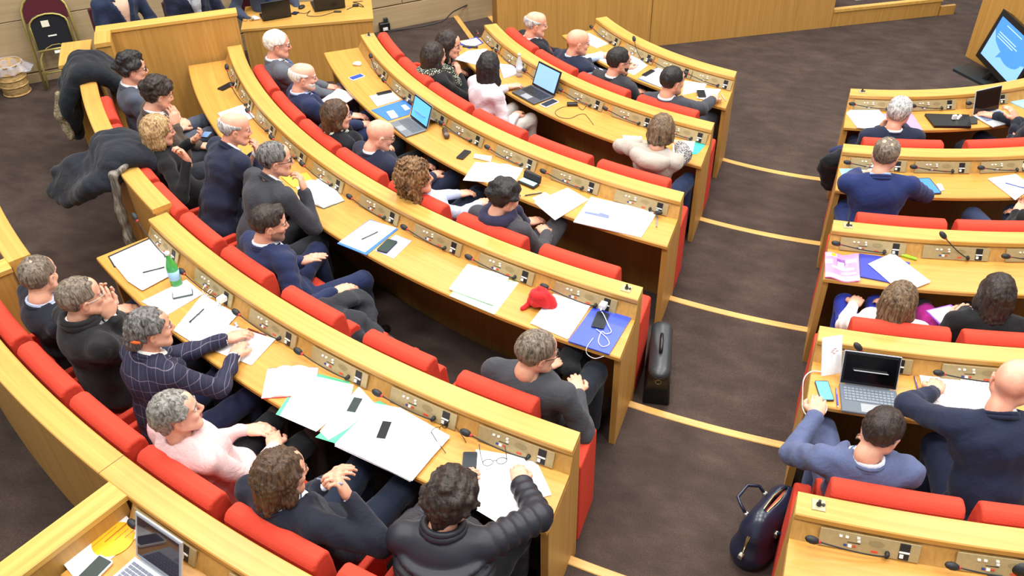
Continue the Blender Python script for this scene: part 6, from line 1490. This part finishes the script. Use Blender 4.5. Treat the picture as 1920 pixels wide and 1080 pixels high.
# floor socket box at the foot of the wall and the cable along it
pb = at(721, 58, ZR[3]); t = thing('wall_socket_box', 'black and white socket box at the foot of the wall', 'socket', pb, wang); MB().box(-.06, .06, -.05, .02, 0, .11, .006).build('box', BLACKP, t); MB().box(-.03, .03, -.054, -.048, .02, .06, .003).build('plug', WHITEP, t); MB().box(.0, .05, -.03, .0, .11, .16, .004).build('transformer', plain('#26282b', .5), t)
cable('black cable running along the foot of the wall to the stairs', [at(725, 58, ZR[3]+.03), at(760, 54, ZR[3]+.02), at(800, 48, ZR[3]+.05), at(832, 38, ZR[3]+.10), at(850, 22, ZR[3]+.14), at(885, 5, ZR[3]+.10), at(905, -8, ZR[3]+.05)], '#232122', .008)
# big screen and lectern by the rostrum
t = thing('lectern_block', 'oak lectern block behind the large screen, top right corner', 'lectern', (1.60, .50, ZR[0]), 0)
e0, e1 = np.array([1.53, .54]), np.array([1.69, .33]); dl = (e1-e0)/np.linalg.norm(e1-e0); nl = np.array([-dl[1], dl[0]])
o = MB().prism([e0-[1.6, .5], e1+dl*.9-[1.6, .5], e1+dl*.9+nl*1.2-[1.6, .5], e0+nl*1.2-[1.6, .5]], 0, 1.45).build('body', OAK_UP, t)
SCB = plain('#101113', .3)
S0 = at(1829, 104, .05); sdir = np.array([.31, -.95, 0]); sdir /= np.linalg.norm(sdir); sup = nrm([.13, .04, .53]); snr = np.cross(sup, sdir)
if np.dot(snr, CAM-S0) < 0: snr = -snr
SW, SH = .98, .555; t = thing('display_screen', 'large black flat screen on a low stand showing a blue slide', 'screen', (S0[0], S0[1], ZR[0]), 0); so_ = np.array([S0[0], S0[1], ZR[0]])
def sq(u0, u1, v0, v1, d0, d1, name, mat, par=None):
    v = [S0-so_+sdir*u+sup*w_+snr*d for d in (d0, d1) for u, w_ in ((u0, v0), (u1, v0), (u1, v1), (u0, v1))]
    return mesh_obj(name, v, [(0, 1, 2, 3), (7, 6, 5, 4), (0, 4, 5, 1), (1, 5, 6, 2), (2, 6, 7, 3), (3, 7, 4, 0)], mat, par or t)
sq(0, SW, 0, SH, -.05, 0, 'housing', SCB)
scn = sq(.075, SW-.06, .06, SH-.06, -.001, .003, 'screen', plain('#79a8ff', .3, emit=.9))
def flat_(pts, d, name, mat): mesh_obj(name, [S0-so_+sdir*u+sup*w_+snr*dd for dd in (d, d+.001) for u, w_ in pts], [tuple(range(len(pts))), tuple(range(len(pts), 2*len(pts)))[::-1]]+[(k, (k+1) % len(pts), len(pts)+(k+1) % len(pts), len(pts)+k) for k in range(len(pts))], mat, scn)
flat_([(.075, SH-.06), (SW-.06, SH-.06), (SW-.06, .28)]+[(.60+.25*math.cos(a), .26+.10*math.sin(a)) for a in np.linspace(.0, -2.2, 8)]+[(.36, .14), (.40, .22), (.30, .24), (.20, .27), (.075, .36)], .003, 'slide_shape', plain('#3f7ef2', .3, emit=.9))
for k, (u0, u1, w_) in enumerate(((.25, .62, .455), (.18, .60, .36), (.18, .66, .335), (.18, .58, .31))): sq(u0, u1, w_, w_+.008, .004, .005, 'slide_text', plain('#a8c8ff', .3, emit=.8), scn)
MB().prism([(p_-so_)[:2] for p_ in [at(x_, y_, ZR[0]) for x_, y_ in ((1786, 133), (1815, 122), (1880, 148), (1850, 166))]], .0, .028).build('stand_base', plain('#22292b', .4), t)
m = MB(); b_ = S0-so_+sdir*.45+sup*.1-snr*.05; m.tube([np.array([b_[0]-.1, b_[1]+.05, .02]), b_, b_+sup*.3], .03, 8); m.build('stand_post', SCB, t)

# ------------------------------------------------------------------ staff behind the partition and at the table
def plain_chair(label, p, face, z0):
    t = thing('conference_chair', label, 'chair', (p[0], p[1], z0), (face-90)*D2R); fm = plain('#8f7f4a', .4, .5)
    MB().box(-.2, .2, -.2, .22, .41, .45, .012).build('seat', cloth('#4a1420', bump=.1), t); MB().box(-.2, .2, -.235, -.205, .55, .86, .012).build('backrest', cloth('#4a1420', bump=.1), t)
    for sx in (-1, 1):
        MB().tube([(sx*.19, -.22, .84), (sx*.19, -.21, .42), (sx*.2, -.24, .0)], .011, 8).build('leg', fm, t, True); MB().tube([(sx*.19, .19, .42), (sx*.2, .21, .0)], .011, 8).build('leg', fm, t, True)
for px_, py_, zc_, z0, face, lab, kw in ((238, 22, 1.30, ZR[6], -22, 'staff member in navy blazer behind the tall partition, left', dict(col='#1f2942', shirt='#d8b49c', hair='short', hc='brown')),
        (372, 12, 1.30, ZR[6], -28, 'staff member in dark suit with grey scarf behind the partition', dict(col='#1a1f33', scarf='#8f8f94', hair='short', hc='dark')),
        (512, 12, .90, ZR[3], -35, 'staff member in grey-blue suit seated at the staff table', dict(col='#3a4254', shirt='#c8d4f0', tie='#26305a', hair='short', hc='grey'))):
    b = at(px_, py_, zc_); ff = np.array([math.cos(face*D2R), math.sin(face*D2R), 0]); b = b-ff*.03
    b = b-ff*(.16 if z0 == ZR[3] else .05); kw.update(knees=((-.1, .24, .5), (.1, .24, .5)), lh='side' if z0 == ZR[3] else 'lapc', rh='side' if z0 == ZR[3] else 'lapc')
    S = dict(base=(b[0], b[1]), face=face, z=z0, head=(px_, py_-60), hl=(0, .03, 1.16), ia=10, label=lab, lod=1.25, group='staff behind the rows', **kw); vlabel(lab); make_person(S)
    plain_chair('burgundy chair under the '+' '.join(lab.split()[:6]), b-ff*.06, face, z0)
